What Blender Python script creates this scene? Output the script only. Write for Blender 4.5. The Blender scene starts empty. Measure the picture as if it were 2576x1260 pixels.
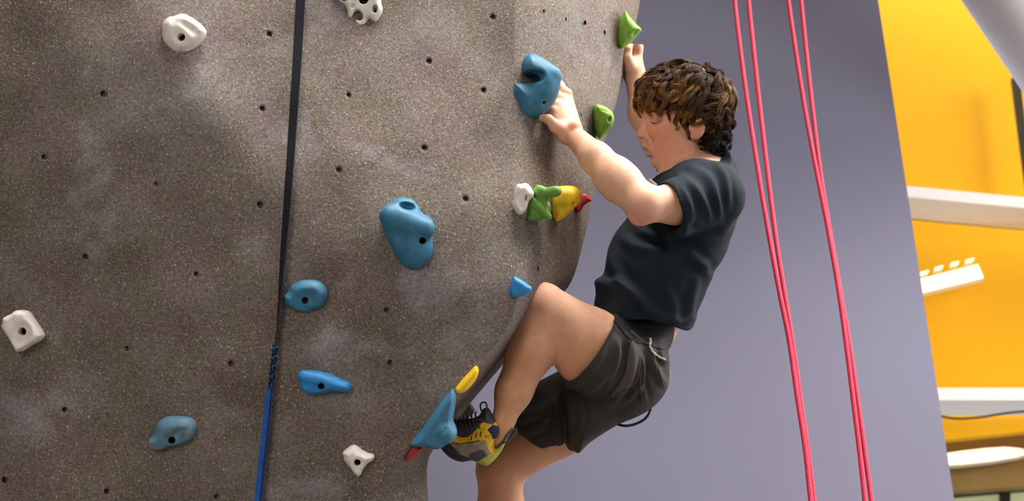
import bpy, math, random
import numpy as np
from mathutils import Matrix, Vector
from mathutils.bvhtree import BVHTree

random.seed(7)
rng = np.random.default_rng(7)
SC = bpy.context.scene
COL = SC.collection

# ------------------------------------------------------------------ camera, world, lights
F = 4000.0                       # focal length in pixels of the 2576 px wide frame
PITCH = math.radians(34.0)
CAMPOS = Vector((0.0, 0.0, 1.5))
cam_d = bpy.data.cameras.new('camera')
cam = bpy.data.objects.new('camera', cam_d)
COL.objects.link(cam)
cam_d.sensor_width = 36.0
cam_d.lens = F / 2576.0 * 36.0
cam.location = CAMPOS
cam.rotation_euler = (math.pi / 2 + PITCH, 0, 0)
cam_d.clip_end = 200
cam_d.dof.use_dof = True
cam_d.dof.focus_distance = 3.62
cam_d.dof.aperture_fstop = 4.5
SC.camera = cam

world = bpy.data.worlds.new('world')
SC.world = world
world.use_nodes = True
bg = world.node_tree.nodes['Background']
bg.inputs[0].default_value = (0.93, 0.96, 1.04, 1)
bg.inputs[1].default_value = 1.35


def area(name, loc, target, size, energy, color=(1, 1, 1), size_y=None, spread=180):
    l = bpy.data.lights.new(name, 'AREA')
    l.energy = energy
    l.color = color
    l.size = size
    l.spread = math.radians(spread)
    if size_y:
        l.shape = 'RECTANGLE'
        l.size_y = size_y
    o = bpy.data.objects.new(name, l)
    COL.objects.link(o)
    o.location = loc
    d = Vector(target) - Vector(loc)
    o.rotation_euler = d.to_track_quat('-Z', 'Y').to_euler()
    return o


area('gym_light_key', (0.9, -0.4, 9.3), (0.15, 3.0, 3.7), 3.4, 80, (1.0, 0.95, 0.89), spread=42)
area('gym_light_right', (3.7, 1.6, 8.4), (0.6, 3.1, 3.8), 2.4, 50, (1.0, 0.95, 0.90), spread=44)
area('fill_light_front', (-3.2, -4.8, 2.6), (-0.3, 2.9, 3.3), 3.0, 19, (1.0, 0.93, 0.86), spread=46)  # added fill that lifts the lower tower, not a gym fixture
area('fill_light_panel', (3.6, 3.2, 4.8), (1.8, 4.85, 4.4), 1.4, 48, (1.0, 0.94, 0.93), spread=110)  # added to brighten the right side of the partition
area('fill_light_back', (8.6, 5.2, 7.6), (2.2, 7.6, 7.0), 3.6, 420, (1.0, 0.96, 0.88), spread=120)  # added out of view to brighten the yellow panels
area('fill_light_glazing', (2.9, 7.44, 9.9), (2.9, 7.46, 5.0), 4.5, 170, (1.0, 0.96, 0.88), size_y=0.2)  # added strip washing the yellow panels from above

SC.view_settings.view_transform = 'Standard'
SC.view_settings.look = 'None'
SC.view_settings.gamma = 1.0
SC.view_settings.use_curve_mapping = False
SC.view_settings.exposure = 0.0

# ------------------------------------------------------------------ coordinate helpers
RCAM = np.array(Matrix.Rotation(math.pi / 2 + PITCH, 3, 'X'))
TCAM = np.array(CAMPOS)


def P(px, py, d):
    """point seen at photo pixel (px, py), d metres deep, in the camera's axes"""
    return np.array(((px - 1288.0) / F * d, (630.0 - py) / F * d, -d))


def to_world(pts):
    return np.asarray(pts) @ RCAM.T + TCAM


def Wp(px, py, d):
    return to_world(P(px, py, d))


def ray_y(px, py, y):
    """world point on the vertical plane y seen at the pixel"""
    v = RCAM @ np.array(((px - 1288.0) / F, (630.0 - py) / F, -1.0))
    return TCAM + v * (y / v[1])


# ------------------------------------------------------------------ materials
def principled(name, color, rough=0.6, spec=0.4, metallic=0.0):
    m = bpy.data.materials.new(name)
    m.use_nodes = True
    b = m.node_tree.nodes['Principled BSDF']
    b.inputs['Base Color'].default_value = (*color, 1)
    b.inputs['Roughness'].default_value = rough
    b.inputs['Specular IOR Level'].default_value = spec
    b.inputs['Metallic'].default_value = metallic
    return m, m.node_tree, b


def N(nt, typ, **kw):
    n = nt.nodes.new(typ)
    for k, v in kw.items():
        if k in n.inputs.keys():
            n.inputs[k].default_value = v
        else:
            setattr(n, k, v)
    return n


def ramp(nt, fac, stops):
    r = nt.nodes.new('ShaderNodeValToRGB')
    e = r.color_ramp.elements
    while len(e) < len(stops):
        e.new(0.5)
    for el, (p, c) in zip(e, stops):
        el.position = p
        el.color = (*c, 1) if len(c) == 3 else c
    nt.links.new(fac, r.inputs['Fac'])
    return r


def mix(nt, fac, a, b, mode='MIX'):
    n = nt.nodes.new('ShaderNodeMix')
    n.data_type = 'RGBA'
    n.blend_type = mode
    for s, v in ((n.inputs[0], fac), (n.inputs[6], a), (n.inputs[7], b)):
        if isinstance(v, bpy.types.NodeSocket):
            nt.links.new(v, s)
        elif isinstance(v, (int, float)):
            s.default_value = v
        else:
            s.default_value = (*v, 1)
    return n.outputs[2]


def mottled(name, color, rough=0.6, spec=0.4, scale=30.0, amount=0.25, bump=0.1, bscale=400.0, dist=0.001):
    """plain material with soft colour variation and a fine grain"""
    m, nt, b = principled(name, color, rough, spec)
    tc = N(nt, 'ShaderNodeTexCoord')
    n1 = N(nt, 'ShaderNodeTexNoise', Scale=scale, Detail=4.0)
    nt.links.new(tc.outputs['Object'], n1.inputs['Vector'])
    dk = tuple(c * (1 - amount) for c in color)
    lt = tuple(min(1, c * (1 + amount)) for c in color)
    r = ramp(nt, n1.outputs['Fac'], [(0.3, dk), (0.7, lt)])
    nt.links.new(r.outputs[0], b.inputs['Base Color'])
    if bump:
        n2 = N(nt, 'ShaderNodeTexNoise', Scale=bscale, Detail=3.0)
        nt.links.new(tc.outputs['Object'], n2.inputs['Vector'])
        bp = N(nt, 'ShaderNodeBump', Strength=bump, Distance=dist)
        nt.links.new(n2.outputs['Fac'], bp.inputs['Height'])
        nt.links.new(bp.outputs[0], b.inputs['Normal'])
    return m


def wall_material():
    m, nt, b = principled('textured_wall', (0.14, 0.12, 0.11), 0.8, 0.3)
    L = nt.links.new
    tc = N(nt, 'ShaderNodeTexCoord')
    O = tc.outputs['Object']
    # broad mottling of brown, grey, olive and mauve
    a = N(nt, 'ShaderNodeTexNoise', Scale=2.6, Detail=9.0, Roughness=0.68)
    L(O, a.inputs['Vector'])
    base = ramp(nt, a.outputs['Fac'], [(0.30, (0.100, 0.072, 0.052)), (0.45, (0.150, 0.118, 0.095)),
                                       (0.58, (0.195, 0.168, 0.152)), (0.72, (0.26, 0.238, 0.232))]).outputs[0]
    for sc_, sd_, amt in ((7.0, 0.0, 0.6), (45.0, 5.3, 0.5)):
        off = N(nt, 'ShaderNodeVectorMath', operation='ADD')
        L(O, off.inputs[0]); off.inputs[1].default_value = (sd_, sd_ * 2, 1.7)
        h = N(nt, 'ShaderNodeTexNoise', Scale=sc_, Detail=6.0, Roughness=0.7)
        L(off.outputs[0], h.inputs['Vector'])
        hue = ramp(nt, h.outputs['Fac'], [(0.30, (0.36, 0.52, 0.28)), (0.42, (0.50, 0.49, 0.42)), (0.50, (0.5, 0.5, 0.5)), (0.58, (0.54, 0.47, 0.50)), (0.70, (0.62, 0.43, 0.60))]).outputs[0]
        base = mix(nt, amt, base, hue, 'OVERLAY')
    # chalk smears: broken soft noise where climbers' hands have been
    c = N(nt, 'ShaderNodeTexNoise', Scale=5.0, Detail=7.0, Roughness=0.6, Distortion=0.5)
    L(O, c.inputs['Vector'])
    cr = ramp(nt, c.outputs['Fac'], [(0.56, (0, 0, 0)), (0.74, (0.85, 0.85, 0.85))]).outputs[0]
    base = mix(nt, cr, base, (0.37, 0.345, 0.375))
    # fine pale scratches
    st_ = N(nt, 'ShaderNodeTexNoise', Scale=95.0, Detail=4.0, Roughness=0.7, Distortion=2.2)
    L(O, st_.inputs['Vector'])
    sr = ramp(nt, st_.outputs['Fac'], [(0.485, (0, 0, 0)), (0.50, (0.55,) * 3), (0.515, (0, 0, 0))]).outputs[0]
    base = mix(nt, sr, base, (0.33, 0.29, 0.25))
    # gritty aggregate: cream, yellow and pink chips
    wob = N(nt, 'ShaderNodeTexNoise', Scale=240.0, Detail=2.0)
    L(O, wob.inputs['Vector'])
    wv = N(nt, 'ShaderNodeVectorMath', operation='SCALE')
    L(wob.outputs['Color'], wv.inputs[0])
    wv.inputs['Scale'].default_value = 0.0075
    pv = N(nt, 'ShaderNodeVectorMath', operation='ADD')
    L(O, pv.inputs[0]); L(wv.outputs[0], pv.inputs[1])
    heights = []
    for sc, r0, thr, cols in ((170.0, 0.19, 0.10, [(0.40, (0.30, 0.25, 0.17)), (0.62, (0.52, 0.45, 0.30)), (0.8, (0.60, 0.53, 0.47)), (1.0, (0.50, 0.42, 0.42))]),
                              (300.0, 0.26, 0.25, [(0.5, (0.24, 0.21, 0.17)), (0.8, (0.36, 0.33, 0.29)), (1.0, (0.44, 0.38, 0.40))])):
        v = N(nt, 'ShaderNodeTexVoronoi', Scale=sc)
        L(pv.outputs[0], v.inputs['Vector'])
        sep = N(nt, 'ShaderNodeSeparateColor')
        L(v.outputs['Color'], sep.inputs[0])
        chip = ramp(nt, v.outputs['Distance'], [(r0, (1, 1, 1)), (r0 + 0.08, (0, 0, 0))]).outputs[0]
        on = N(nt, 'ShaderNodeMath', operation='GREATER_THAN')
        L(sep.outputs[0], on.inputs[0]); on.inputs[1].default_value = thr
        mk = N(nt, 'ShaderNodeMath', operation='MULTIPLY')
        L(chip, mk.inputs[0]); L(on.outputs[0], mk.inputs[1])
        tint = ramp(nt, sep.outputs[1], cols).outputs[0]
        base = mix(nt, mk.outputs[0], base, tint)
        heights.append(mk.outputs[0])
    # dark pits
    g = N(nt, 'ShaderNodeTexNoise', Scale=170.0, Detail=5.0, Roughness=0.7)
    L(O, g.inputs['Vector'])
    gd = ramp(nt, g.outputs['Fac'], [(0.36, (0.30, 0.27, 0.25)), (0.58, (1, 1, 1))]).outputs[0]
    base = mix(nt, 0.65, base, gd, 'MULTIPLY')
    L(base, b.inputs['Base Color'])
    s1 = N(nt, 'ShaderNodeMath', operation='MULTIPLY_ADD')
    L(heights[0], s1.inputs[0]); s1.inputs[1].default_value = 0.5; L(g.outputs['Fac'], s1.inputs[2])
    bp = N(nt, 'ShaderNodeBump', Strength=0.55, Distance=0.004)
    L(s1.outputs[0], bp.inputs['Height'])
    L(bp.outputs[0], b.inputs['Normal'])
    rr = ramp(nt, g.outputs['Fac'], [(0.3, (0.85,) * 3), (0.7, (0.55,) * 3)]).outputs[0]
    L(rr, b.inputs['Roughness'])
    return m


def hold_material(name, color, chalk=0.35, rough=0.55):
    """cast resin with a fine sand texture and rubbed-in chalk"""
    m, nt, b = principled(name, color, rough, 0.4)
    L = nt.links.new
    tc = N(nt, 'ShaderNodeTexCoord')
    n1 = N(nt, 'ShaderNodeTexNoise', Scale=22.0, Detail=5.0, Distortion=0.5)
    L(tc.outputs['Object'], n1.inputs['Vector'])
    r = ramp(nt, n1.outputs['Fac'], [(0.48, (0, 0, 0)), (0.78, (chalk,) * 3)]).outputs[0]
    lt = tuple(0.45 * c + 0.4 for c in color)
    n3 = N(nt, 'ShaderNodeTexNoise', Scale=60.0, Detail=3.0)
    L(tc.outputs['Object'], n3.inputs['Vector'])
    v = ramp(nt, n3.outputs['Fac'], [(0.3, tuple(c * 0.86 for c in color)), (0.7, tuple(min(1, c * 1.1) for c in color))]).outputs[0]
    L(mix(nt, r, v, lt), b.inputs['Base Color'])
    n2 = N(nt, 'ShaderNodeTexNoise', Scale=900.0, Detail=2.0)
    L(tc.outputs['Object'], n2.inputs['Vector'])
    bp = N(nt, 'ShaderNodeBump', Strength=0.18, Distance=0.001)
    L(n2.outputs['Fac'], bp.inputs['Height'])
    L(bp.outputs[0], b.inputs['Normal'])
    return m


def skin_material():
    m, nt, b = principled('skin', (0.62, 0.38, 0.27), 0.5, 0.35)
    L = nt.links.new
    at = N(nt, 'ShaderNodeVertexColor', layer_name='tint')
    tc = N(nt, 'ShaderNodeTexCoord')
    n1 = N(nt, 'ShaderNodeTexNoise', Scale=38.0, Detail=5.0, Roughness=0.6)
    L(tc.outputs['Object'], n1.inputs['Vector'])
    v = ramp(nt, n1.outputs['Fac'], [(0.32, (0.9, 0.84, 0.82)), (0.66, (1.0, 1.0, 1.0))]).outputs[0]
    L(mix(nt, 1.0, at.outputs['Color'], v, 'MULTIPLY'), b.inputs['Base Color'])
    b.inputs['Subsurface Weight'].default_value = 0.12
    b.inputs['Subsurface Radius'].default_value = (0.010, 0.004, 0.002)
    b.inputs['Subsurface Scale'].default_value = 1.0
    n2 = N(nt, 'ShaderNodeTexNoise', Scale=420.0, Detail=3.0)
    L(tc.outputs['Object'], n2.inputs['Vector'])
    bp = N(nt, 'ShaderNodeBump', Strength=0.12, Distance=0.001)
    L(n2.outputs['Fac'], bp.inputs['Height'])
    L(bp.outputs[0], b.inputs['Normal'])
    return m


def hair_material():
    m, nt, b = principled('hair', (0.03, 0.018, 0.012), 0.5, 0.18)
    at = N(nt, 'ShaderNodeVertexColor', layer_name='tint')
    nt.links.new(at.outputs['Color'], b.inputs['Base Color'])
    return m


def cloth_material(name, color, rough=0.85, weave=1500.0, amount=0.2):
    m, nt, b = principled(name, color, rough, 0.15)
    L = nt.links.new
    tc = N(nt, 'ShaderNodeTexCoord')
    n1 = N(nt, 'ShaderNodeTexNoise', Scale=14.0, Detail=5.0)
    L(tc.outputs['Object'], n1.inputs['Vector'])
    r = ramp(nt, n1.outputs['Fac'], [(0.3, tuple(c * (1 - amount) for c in color)), (0.7, tuple(c * (1 + amount) for c in color))]).outputs[0]
    L(r, b.inputs['Base Color'])
    n2 = N(nt, 'ShaderNodeTexNoise', Scale=weave, Detail=1.0)
    L(tc.outputs['Object'], n2.inputs['Vector'])
    bp = N(nt, 'ShaderNodeBump', Strength=0.2, Distance=0.0006)
    L(n2.outputs['Fac'], bp.inputs['Height'])
    n3 = N(nt, 'ShaderNodeTexNoise', Scale=16.0, Detail=2.0)
    L(tc.outputs['Object'], n3.inputs['Vector'])
    bp2 = N(nt, 'ShaderNodeBump', Strength=0.25, Distance=0.012)
    L(n3.outputs['Fac'], bp2.inputs['Height'])
    L(bp.outputs[0], bp2.inputs['Normal'])
    L(bp2.outputs[0], b.inputs['Normal'])
    return m


def rope_material(name, color):
    m, nt, b = principled(name, color, 0.65, 0.3)
    L = nt.links.new
    tc = N(nt, 'ShaderNodeTexCoord')
    v = N(nt, 'ShaderNodeTexVoronoi', Scale=330.0)
    L(tc.outputs['Object'], v.inputs['Vector'])
    r = ramp(nt, v.outputs['Distance'], [(0.1, tuple(min(1, c * 1.15) for c in color)), (0.6, tuple(c * 0.6 for c in color))]).outputs[0]
    L(r, b.inputs['Base Color'])
    bp = N(nt, 'ShaderNodeBump', Strength=0.6, Distance=0.001)
    bp.invert = True
    L(v.outputs['Distance'], bp.inputs['Height'])
    L(bp.outputs[0], b.inputs['Normal'])
    return m


def glass_material():
    m = bpy.data.materials.new('clear_glass')
    m.use_nodes = True
    nt = m.node_tree
    nt.nodes.remove(nt.nodes['Principled BSDF'])
    out = nt.nodes['Material Output']
    t = N(nt, 'ShaderNodeBsdfTransparent')
    t.inputs[0].default_value = (0.97, 0.95, 0.88, 1)
    g = N(nt, 'ShaderNodeBsdfGlossy')
    g.inputs['Roughness'].default_value = 0.03
    fr = N(nt, 'ShaderNodeLayerWeight')
    p5 = N(nt, 'ShaderNodeMath', operation='POWER')
    nt.links.new(fr.outputs['Facing'], p5.inputs[0])
    p5.inputs[1].default_value = 5.0
    fm = N(nt, 'ShaderNodeMath', operation='MULTIPLY_ADD')
    nt.links.new(p5.outputs[0], fm.inputs[0])
    fm.inputs[1].default_value = 0.5
    fm.inputs[2].default_value = 0.02
    mx = N(nt, 'ShaderNodeMixShader')
    nt.links.new(fm.outputs[0], mx.inputs[0])
    nt.links.new(t.outputs[0], mx.inputs[1])
    nt.links.new(g.outputs[0], mx.inputs[2])
    nt.links.new(mx.outputs[0], out.inputs[0])
    return m


def emit_material(name, color, strength):
    m, nt, b = principled(name, color, 0.5)
    b.inputs['Emission Color'].default_value = (*color, 1)
    b.inputs['Emission Strength'].default_value = strength
    return m


M_wall = wall_material()
M_hole = mottled('dark_bolt_hole', (0.012, 0.010, 0.010), 0.9, 0.1, bump=0)
M_blue = hold_material('blue_hold', (0.032, 0.165, 0.275), 0.12)
M_bluevivid = hold_material('vivid_blue_hold', (0.018, 0.22, 0.52), 0.10)
M_bluegrey = hold_material('greyed_blue_hold', (0.085, 0.19, 0.26), 0.75)
M_white = hold_material('white_hold', (0.80, 0.74, 0.66), 0.3)
M_green = hold_material('green_hold', (0.12, 0.27, 0.035), 0.25)
M_greenlite = hold_material('bright_green_hold', (0.17, 0.36, 0.03), 0.15)
M_yellow = hold_material('yellow_hold', (0.92, 0.57, 0.012), 0.05)
M_red = hold_material('red_hold', (0.36, 0.020, 0.013), 0.1)
M_olive = hold_material('dark_olive_hold', (0.06, 0.075, 0.04), 0.1)
M_skin = skin_material()
M_hair = hair_material()
M_shirt = cloth_material('charcoal_jersey', (0.0135, 0.020, 0.027))
M_shorts = cloth_material('dark_olive_nylon', (0.034, 0.030, 0.026), 0.6)
M_pocket = cloth_material('grey_brown_nylon', (0.085, 0.07, 0.07), 0.7)
M_belt = cloth_material('black_belt', (0.012, 0.010, 0.011), 0.6)
M_black = mottled('black_webbing', (0.010, 0.010, 0.016), 0.75, 0.3, scale=90, bump=0.3, bscale=900)
M_bluestrap = mottled('blue_webbing', (0.010, 0.105, 0.44), 0.6, 0.3, scale=90, bump=0.3, bscale=900)
M_cream = mottled('cream_tape', (0.55, 0.55, 0.48), 0.7, bump=0)
M_rand = mottled('black_rubber', (0.022, 0.020, 0.024), 0.55, 0.4, scale=60)
M_shoeyellow = mottled('yellow_suede', (0.62, 0.36, 0.012), 0.8, 0.2, scale=80)
M_shoegrey = mottled('sand_grey_suede', (0.27, 0.22, 0.16), 0.85, 0.2, scale=80)
M_shoedark = mottled('slate_suede', (0.075, 0.075, 0.078), 0.85, 0.2, scale=80)
M_lime = mottled('lime_rubber', (0.36, 0.36, 0.05), 0.55, 0.4, scale=60)
M_navy = mottled('navy_lining', (0.02, 0.025, 0.06), 0.8, 0.2)
M_rope = rope_material('pink_rope', (0.64, 0.022, 0.075))
M_panel = mottled('blue_grey_paint', (0.168, 0.165, 0.225), 0.75, 0.25, scale=0.9, amount=0.05, bump=0.03, bscale=300)
M_ylw = mottled('yellow_paint', (0.93, 0.49, 0.010), 0.7, 0.1, scale=1.5, amount=0.04, bump=0)
M_glass = glass_material()
M_mull = mottled('white_frame', (0.84, 0.80, 0.76), 0.5, 0.4, scale=4, amount=0.03, bump=0)
M_column = mottled('white_column_paint', (0.78, 0.78, 0.82), 0.45, 0.4, scale=4, amount=0.03, bump=0)
M_brown = mottled('brown_soffit', (0.30, 0.20, 0.08), 0.6, 0.3, scale=2.0, amount=0.12, bump=0)
M_reflect = emit_material('reflection_glow', (1.0, 0.93, 0.72), 1.5)  # glow that imitates lamps reflected in the glass
M_dark = mottled('dark_metal', (0.02, 0.018, 0.016), 0.5, 0.4, bump=0)
M_floor = mottled('gym_mat', (0.42, 0.37, 0.32), 0.8, 0.3, scale=1.2, amount=0.15)
M_ceil = mottled('ceiling_paint', (0.45, 0.44, 0.43), 0.8, 0.2, scale=1.0, amount=0.05, bump=0)
M_lash = mottled('dark_brown_lashes', (0.075, 0.036, 0.022), 0.6, 0.2, bump=0)
M_sidewall = mottled('grey_wall_paint', (0.16, 0.16, 0.18), 0.8, 0.2, scale=1.0, amount=0.05, bump=0)
M_day = emit_material('daylight_outside', (0.42, 0.47, 0.30), 0.75)


# ------------------------------------------------------------------ object helpers
def new_obj(name, verts_world, faces, mats, parent=None, smooth=True, origin=None, midx=None):
    v = np.asarray(verts_world, dtype=float)
    if origin is None:
        origin = np.array([(v[:, 0].min() + v[:, 0].max()) / 2, (v[:, 1].min() + v[:, 1].max()) / 2, v[:, 2].min()])
    me = bpy.data.meshes.new(name)
    faces = np.asarray(faces) if not isinstance(faces, list) else faces
    if isinstance(faces, np.ndarray):
        nf, k = faces.shape
        me.vertices.add(len(v))
        me.vertices.foreach_set('co', (v - origin).astype(np.float32).ravel())
        me.loops.add(nf * k)
        me.loops.foreach_set('vertex_index', faces.astype(np.int32).ravel())
        me.polygons.add(nf)
        me.polygons.foreach_set('loop_start', np.arange(0, nf * k, k, dtype=np.int32))
        me.update(calc_edges=True)
        me.validate()
    else:
        me.from_pydata([tuple(p) for p in (v - origin)], [], faces)
        me.update()
    if not isinstance(mats, (list, tuple)):
        mats = [mats]
    for mm in mats:
        me.materials.append(mm)
    if midx is not None:
        me.polygons.foreach_set('material_index', np.asarray(midx, dtype=np.int32))
    me.polygons.foreach_set('use_smooth', [smooth] * len(me.polygons))
    o = bpy.data.objects.new(name, me)
    COL.objects.link(o)
    o.location = origin
    if parent is not None:
        set_parent(o, parent)
    return o


def set_parent(o, parent):
    loc = o.location.copy()
    o.parent = parent
    pl = parent.location.copy()
    if parent.parent is not None:
        pl = pl + parent.parent.location
    o.location = loc - pl


def tag(o, label, cat, group=None):
    o['label'] = label
    o['category'] = cat
    if group:
        o['group'] = group
    return o


def struct(o):
    o['kind'] = 'structure'
    return o


def empty(name, loc):
    o = bpy.data.objects.new(name, None)
    COL.objects.link(o)
    o.location = loc
    o.empty_display_size = 0.1
    return o


def vcol(o, cols):
    at = o.data.color_attributes.new('tint', 'FLOAT_COLOR', 'POINT')
    c = np.ones((len(o.data.vertices), 4), dtype=np.float32)
    c[:, :3] = cols
    at.data.foreach_set('color', c.ravel())


# ------------------------------------------------------------------ signed distance modelling
class Field:
    """distance samples on a rectilinear grid in camera axes (metres)"""

    def __init__(self, xs, ys, zs):
        self.xs, self.ys, self.zs = [np.asarray(a, dtype=np.float32) for a in (xs, ys, zs)]
        self.F = np.full((len(xs), len(ys), len(zs)), 0.5, dtype=np.float32)

    def sub(self, lo, hi):
        sl = []
        for a, l, h in zip((self.xs, self.ys, self.zs), lo, hi):
            i0 = max(0, np.searchsorted(a, l) - 1)
            i1 = min(len(a), np.searchsorted(a, h) + 1)
            if i1 <= i0:
                return None
            sl.append(slice(i0, i1))
        X = self.xs[sl[0]][:, None, None]
        Y = self.ys[sl[1]][None, :, None]
        Z = self.zs[sl[2]][None, None, :]
        return tuple(sl), X, Y, Z

    def apply(self, d, sl, k, op):
        A = self.F[sl]
        if op == 'add':
            if k > 0:
                h = np.maximum(k - np.abs(A - d), 0) / k
                self.F[sl] = np.minimum(A, d) - h * h * k * 0.25
            else:
                self.F[sl] = np.minimum(A, d)
        elif op == 'cut':
            d = -d
            if k > 0:
                h = np.maximum(k - np.abs(A - d), 0) / k
                self.F[sl] = np.maximum(A, d) + h * h * k * 0.25
            else:
                self.F[sl] = np.maximum(A, d)
        elif op == 'and':
            self.F[sl] = np.maximum(A, d)

    def trim(self, t, k=0.007):
        """take away the region t < 0 with a rounded edge"""
        d = -np.asarray(t, dtype=np.float32)
        h = np.maximum(k - np.abs(self.F - d), 0) / k
        self.F = np.maximum(self.F, d) + h * h * k * 0.25

    def cone(self, a, b, ra, rb, k=0.02, op='add', flat=None):
        a, b = np.asarray(a), np.asarray(b)
        m = max(ra, rb) + k + 0.02
        s = self.sub(np.minimum(a, b) - m, np.maximum(a, b) + m)
        if s is None:
            return
        sl, X, Y, Z = s
        ab = (b - a).astype(np.float32)
        L2 = float(ab @ ab) + 1e-12
        px, py, pz = X - np.float32(a[0]), Y - np.float32(a[1]), Z - np.float32(a[2])
        t = np.clip((px * ab[0] + py * ab[1] + pz * ab[2]) / np.float32(L2), 0, 1)
        d = np.sqrt((px - t * ab[0]) ** 2 + (py - t * ab[1]) ** 2 + (pz - t * ab[2]) ** 2) - (np.float32(ra) + t * np.float32(rb - ra))
        self.apply(d, sl, k, op)

    def ell(self, c, r, ang=0.0, k=0.02, op='add', R=None):
        """ellipsoid; ang turns it in the image plane (degrees, counter-clockwise)"""
        c = np.asarray(c)
        m = max(r) + k + 0.02
        s = self.sub(c - m, c + m)
        if s is None:
            return
        sl, X, Y, Z = s
        px, py, pz = X - np.float32(c[0]), Y - np.float32(c[1]), Z - np.float32(c[2])
        if R is None:
            ca, sa = math.cos(math.radians(ang)), math.sin(math.radians(ang))
            qx, qy, qz = px * ca + py * sa, -px * sa + py * ca, pz
        else:
            qx = px * R[0][0] + py * R[0][1] + pz * R[0][2]
            qy = px * R[1][0] + py * R[1][1] + pz * R[1][2]
            qz = px * R[2][0] + py * R[2][1] + pz * R[2][2]
        r = [np.float32(v) for v in r]
        k0 = np.sqrt((qx / r[0]) ** 2 + (qy / r[1]) ** 2 + (qz / r[2]) ** 2)
        k1 = np.sqrt((qx / r[0] ** 2) ** 2 + (qy / r[1] ** 2) ** 2 + (qz / r[2] ** 2) ** 2) + 1e-9
        self.apply(k0 * (k0 - 1) / k1, sl, k, op)

    def pillow(self, poly, zc, w, Wf, Wb, n=2.0, k=0.0, op='add', tilt=None):
        """cushion whose outline is poly (camera-plane metres); Wf towards, Wb away from the viewer"""
        poly = np.asarray(poly)
        m = 0.03 + k
        s = self.sub((poly[:, 0].min() - m, poly[:, 1].min() - m, zc - Wb - m), (poly[:, 0].max() + m, poly[:, 1].max() + m, zc + Wf + m))
        if s is None:
            return
        sl, X, Y, Z = s
        d2 = poly_sdf(X[:, :, 0], Y[:, :, 0], poly)
        q = np.maximum(0, 1 + d2 / w)[:, :, None]
        z = Z - np.float32(zc)
        if tilt is not None:
            z = z - (tilt[0] * (X - poly[:, 0].mean()) + tilt[1] * (Y - poly[:, 1].mean()))
        zz = np.where(z > 0, z / np.float32(Wf), -z / np.float32(Wb))
        d = ((q ** n + zz ** n) ** (1.0 / n) - 1) * np.float32(min(w, Wf))
        self.apply(d.astype(np.float32), sl, k, op)

    def halfspace(self, p, nrm, op='and'):
        """keep the side that nrm points away from"""
        nrm = np.asarray(nrm, dtype=float)
        nrm = nrm / np.linalg.norm(nrm)
        d = (self.xs[:, None, None] - p[0]) * nrm[0] + (self.ys[None, :, None] - p[1]) * nrm[1] + (self.zs[None, None, :] - p[2]) * nrm[2]
        if op == 'and':
            self.F = np.maximum(self.F, d.astype(np.float32))

    def mesh(self):
        return surface_nets(self.F, self.xs, self.ys, self.zs)


def poly_sdf(X, Y, poly):
    X, Y = np.broadcast_arrays(X.astype(np.float64), Y.astype(np.float64))
    d = np.full(X.shape, 1e9)
    sgn = np.ones(X.shape)
    n = len(poly)
    for i in range(n):
        a, b = poly[i], poly[i - 1]
        e = b - a
        wx, wy = X - a[0], Y - a[1]
        t = np.clip((wx * e[0] + wy * e[1]) / (e @ e + 1e-15), 0, 1)
        d = np.minimum(d, (wx - e[0] * t) ** 2 + (wy - e[1] * t) ** 2)
        c1, c2, c3 = Y >= a[1], Y < b[1], e[0] * wy > e[1] * wx
        flip = (c1 & c2 & c3) | (~c1 & ~c2 & ~c3)
        sgn = np.where(flip, -sgn, sgn)
    return (sgn * np.sqrt(d)).astype(np.float32)


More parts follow.
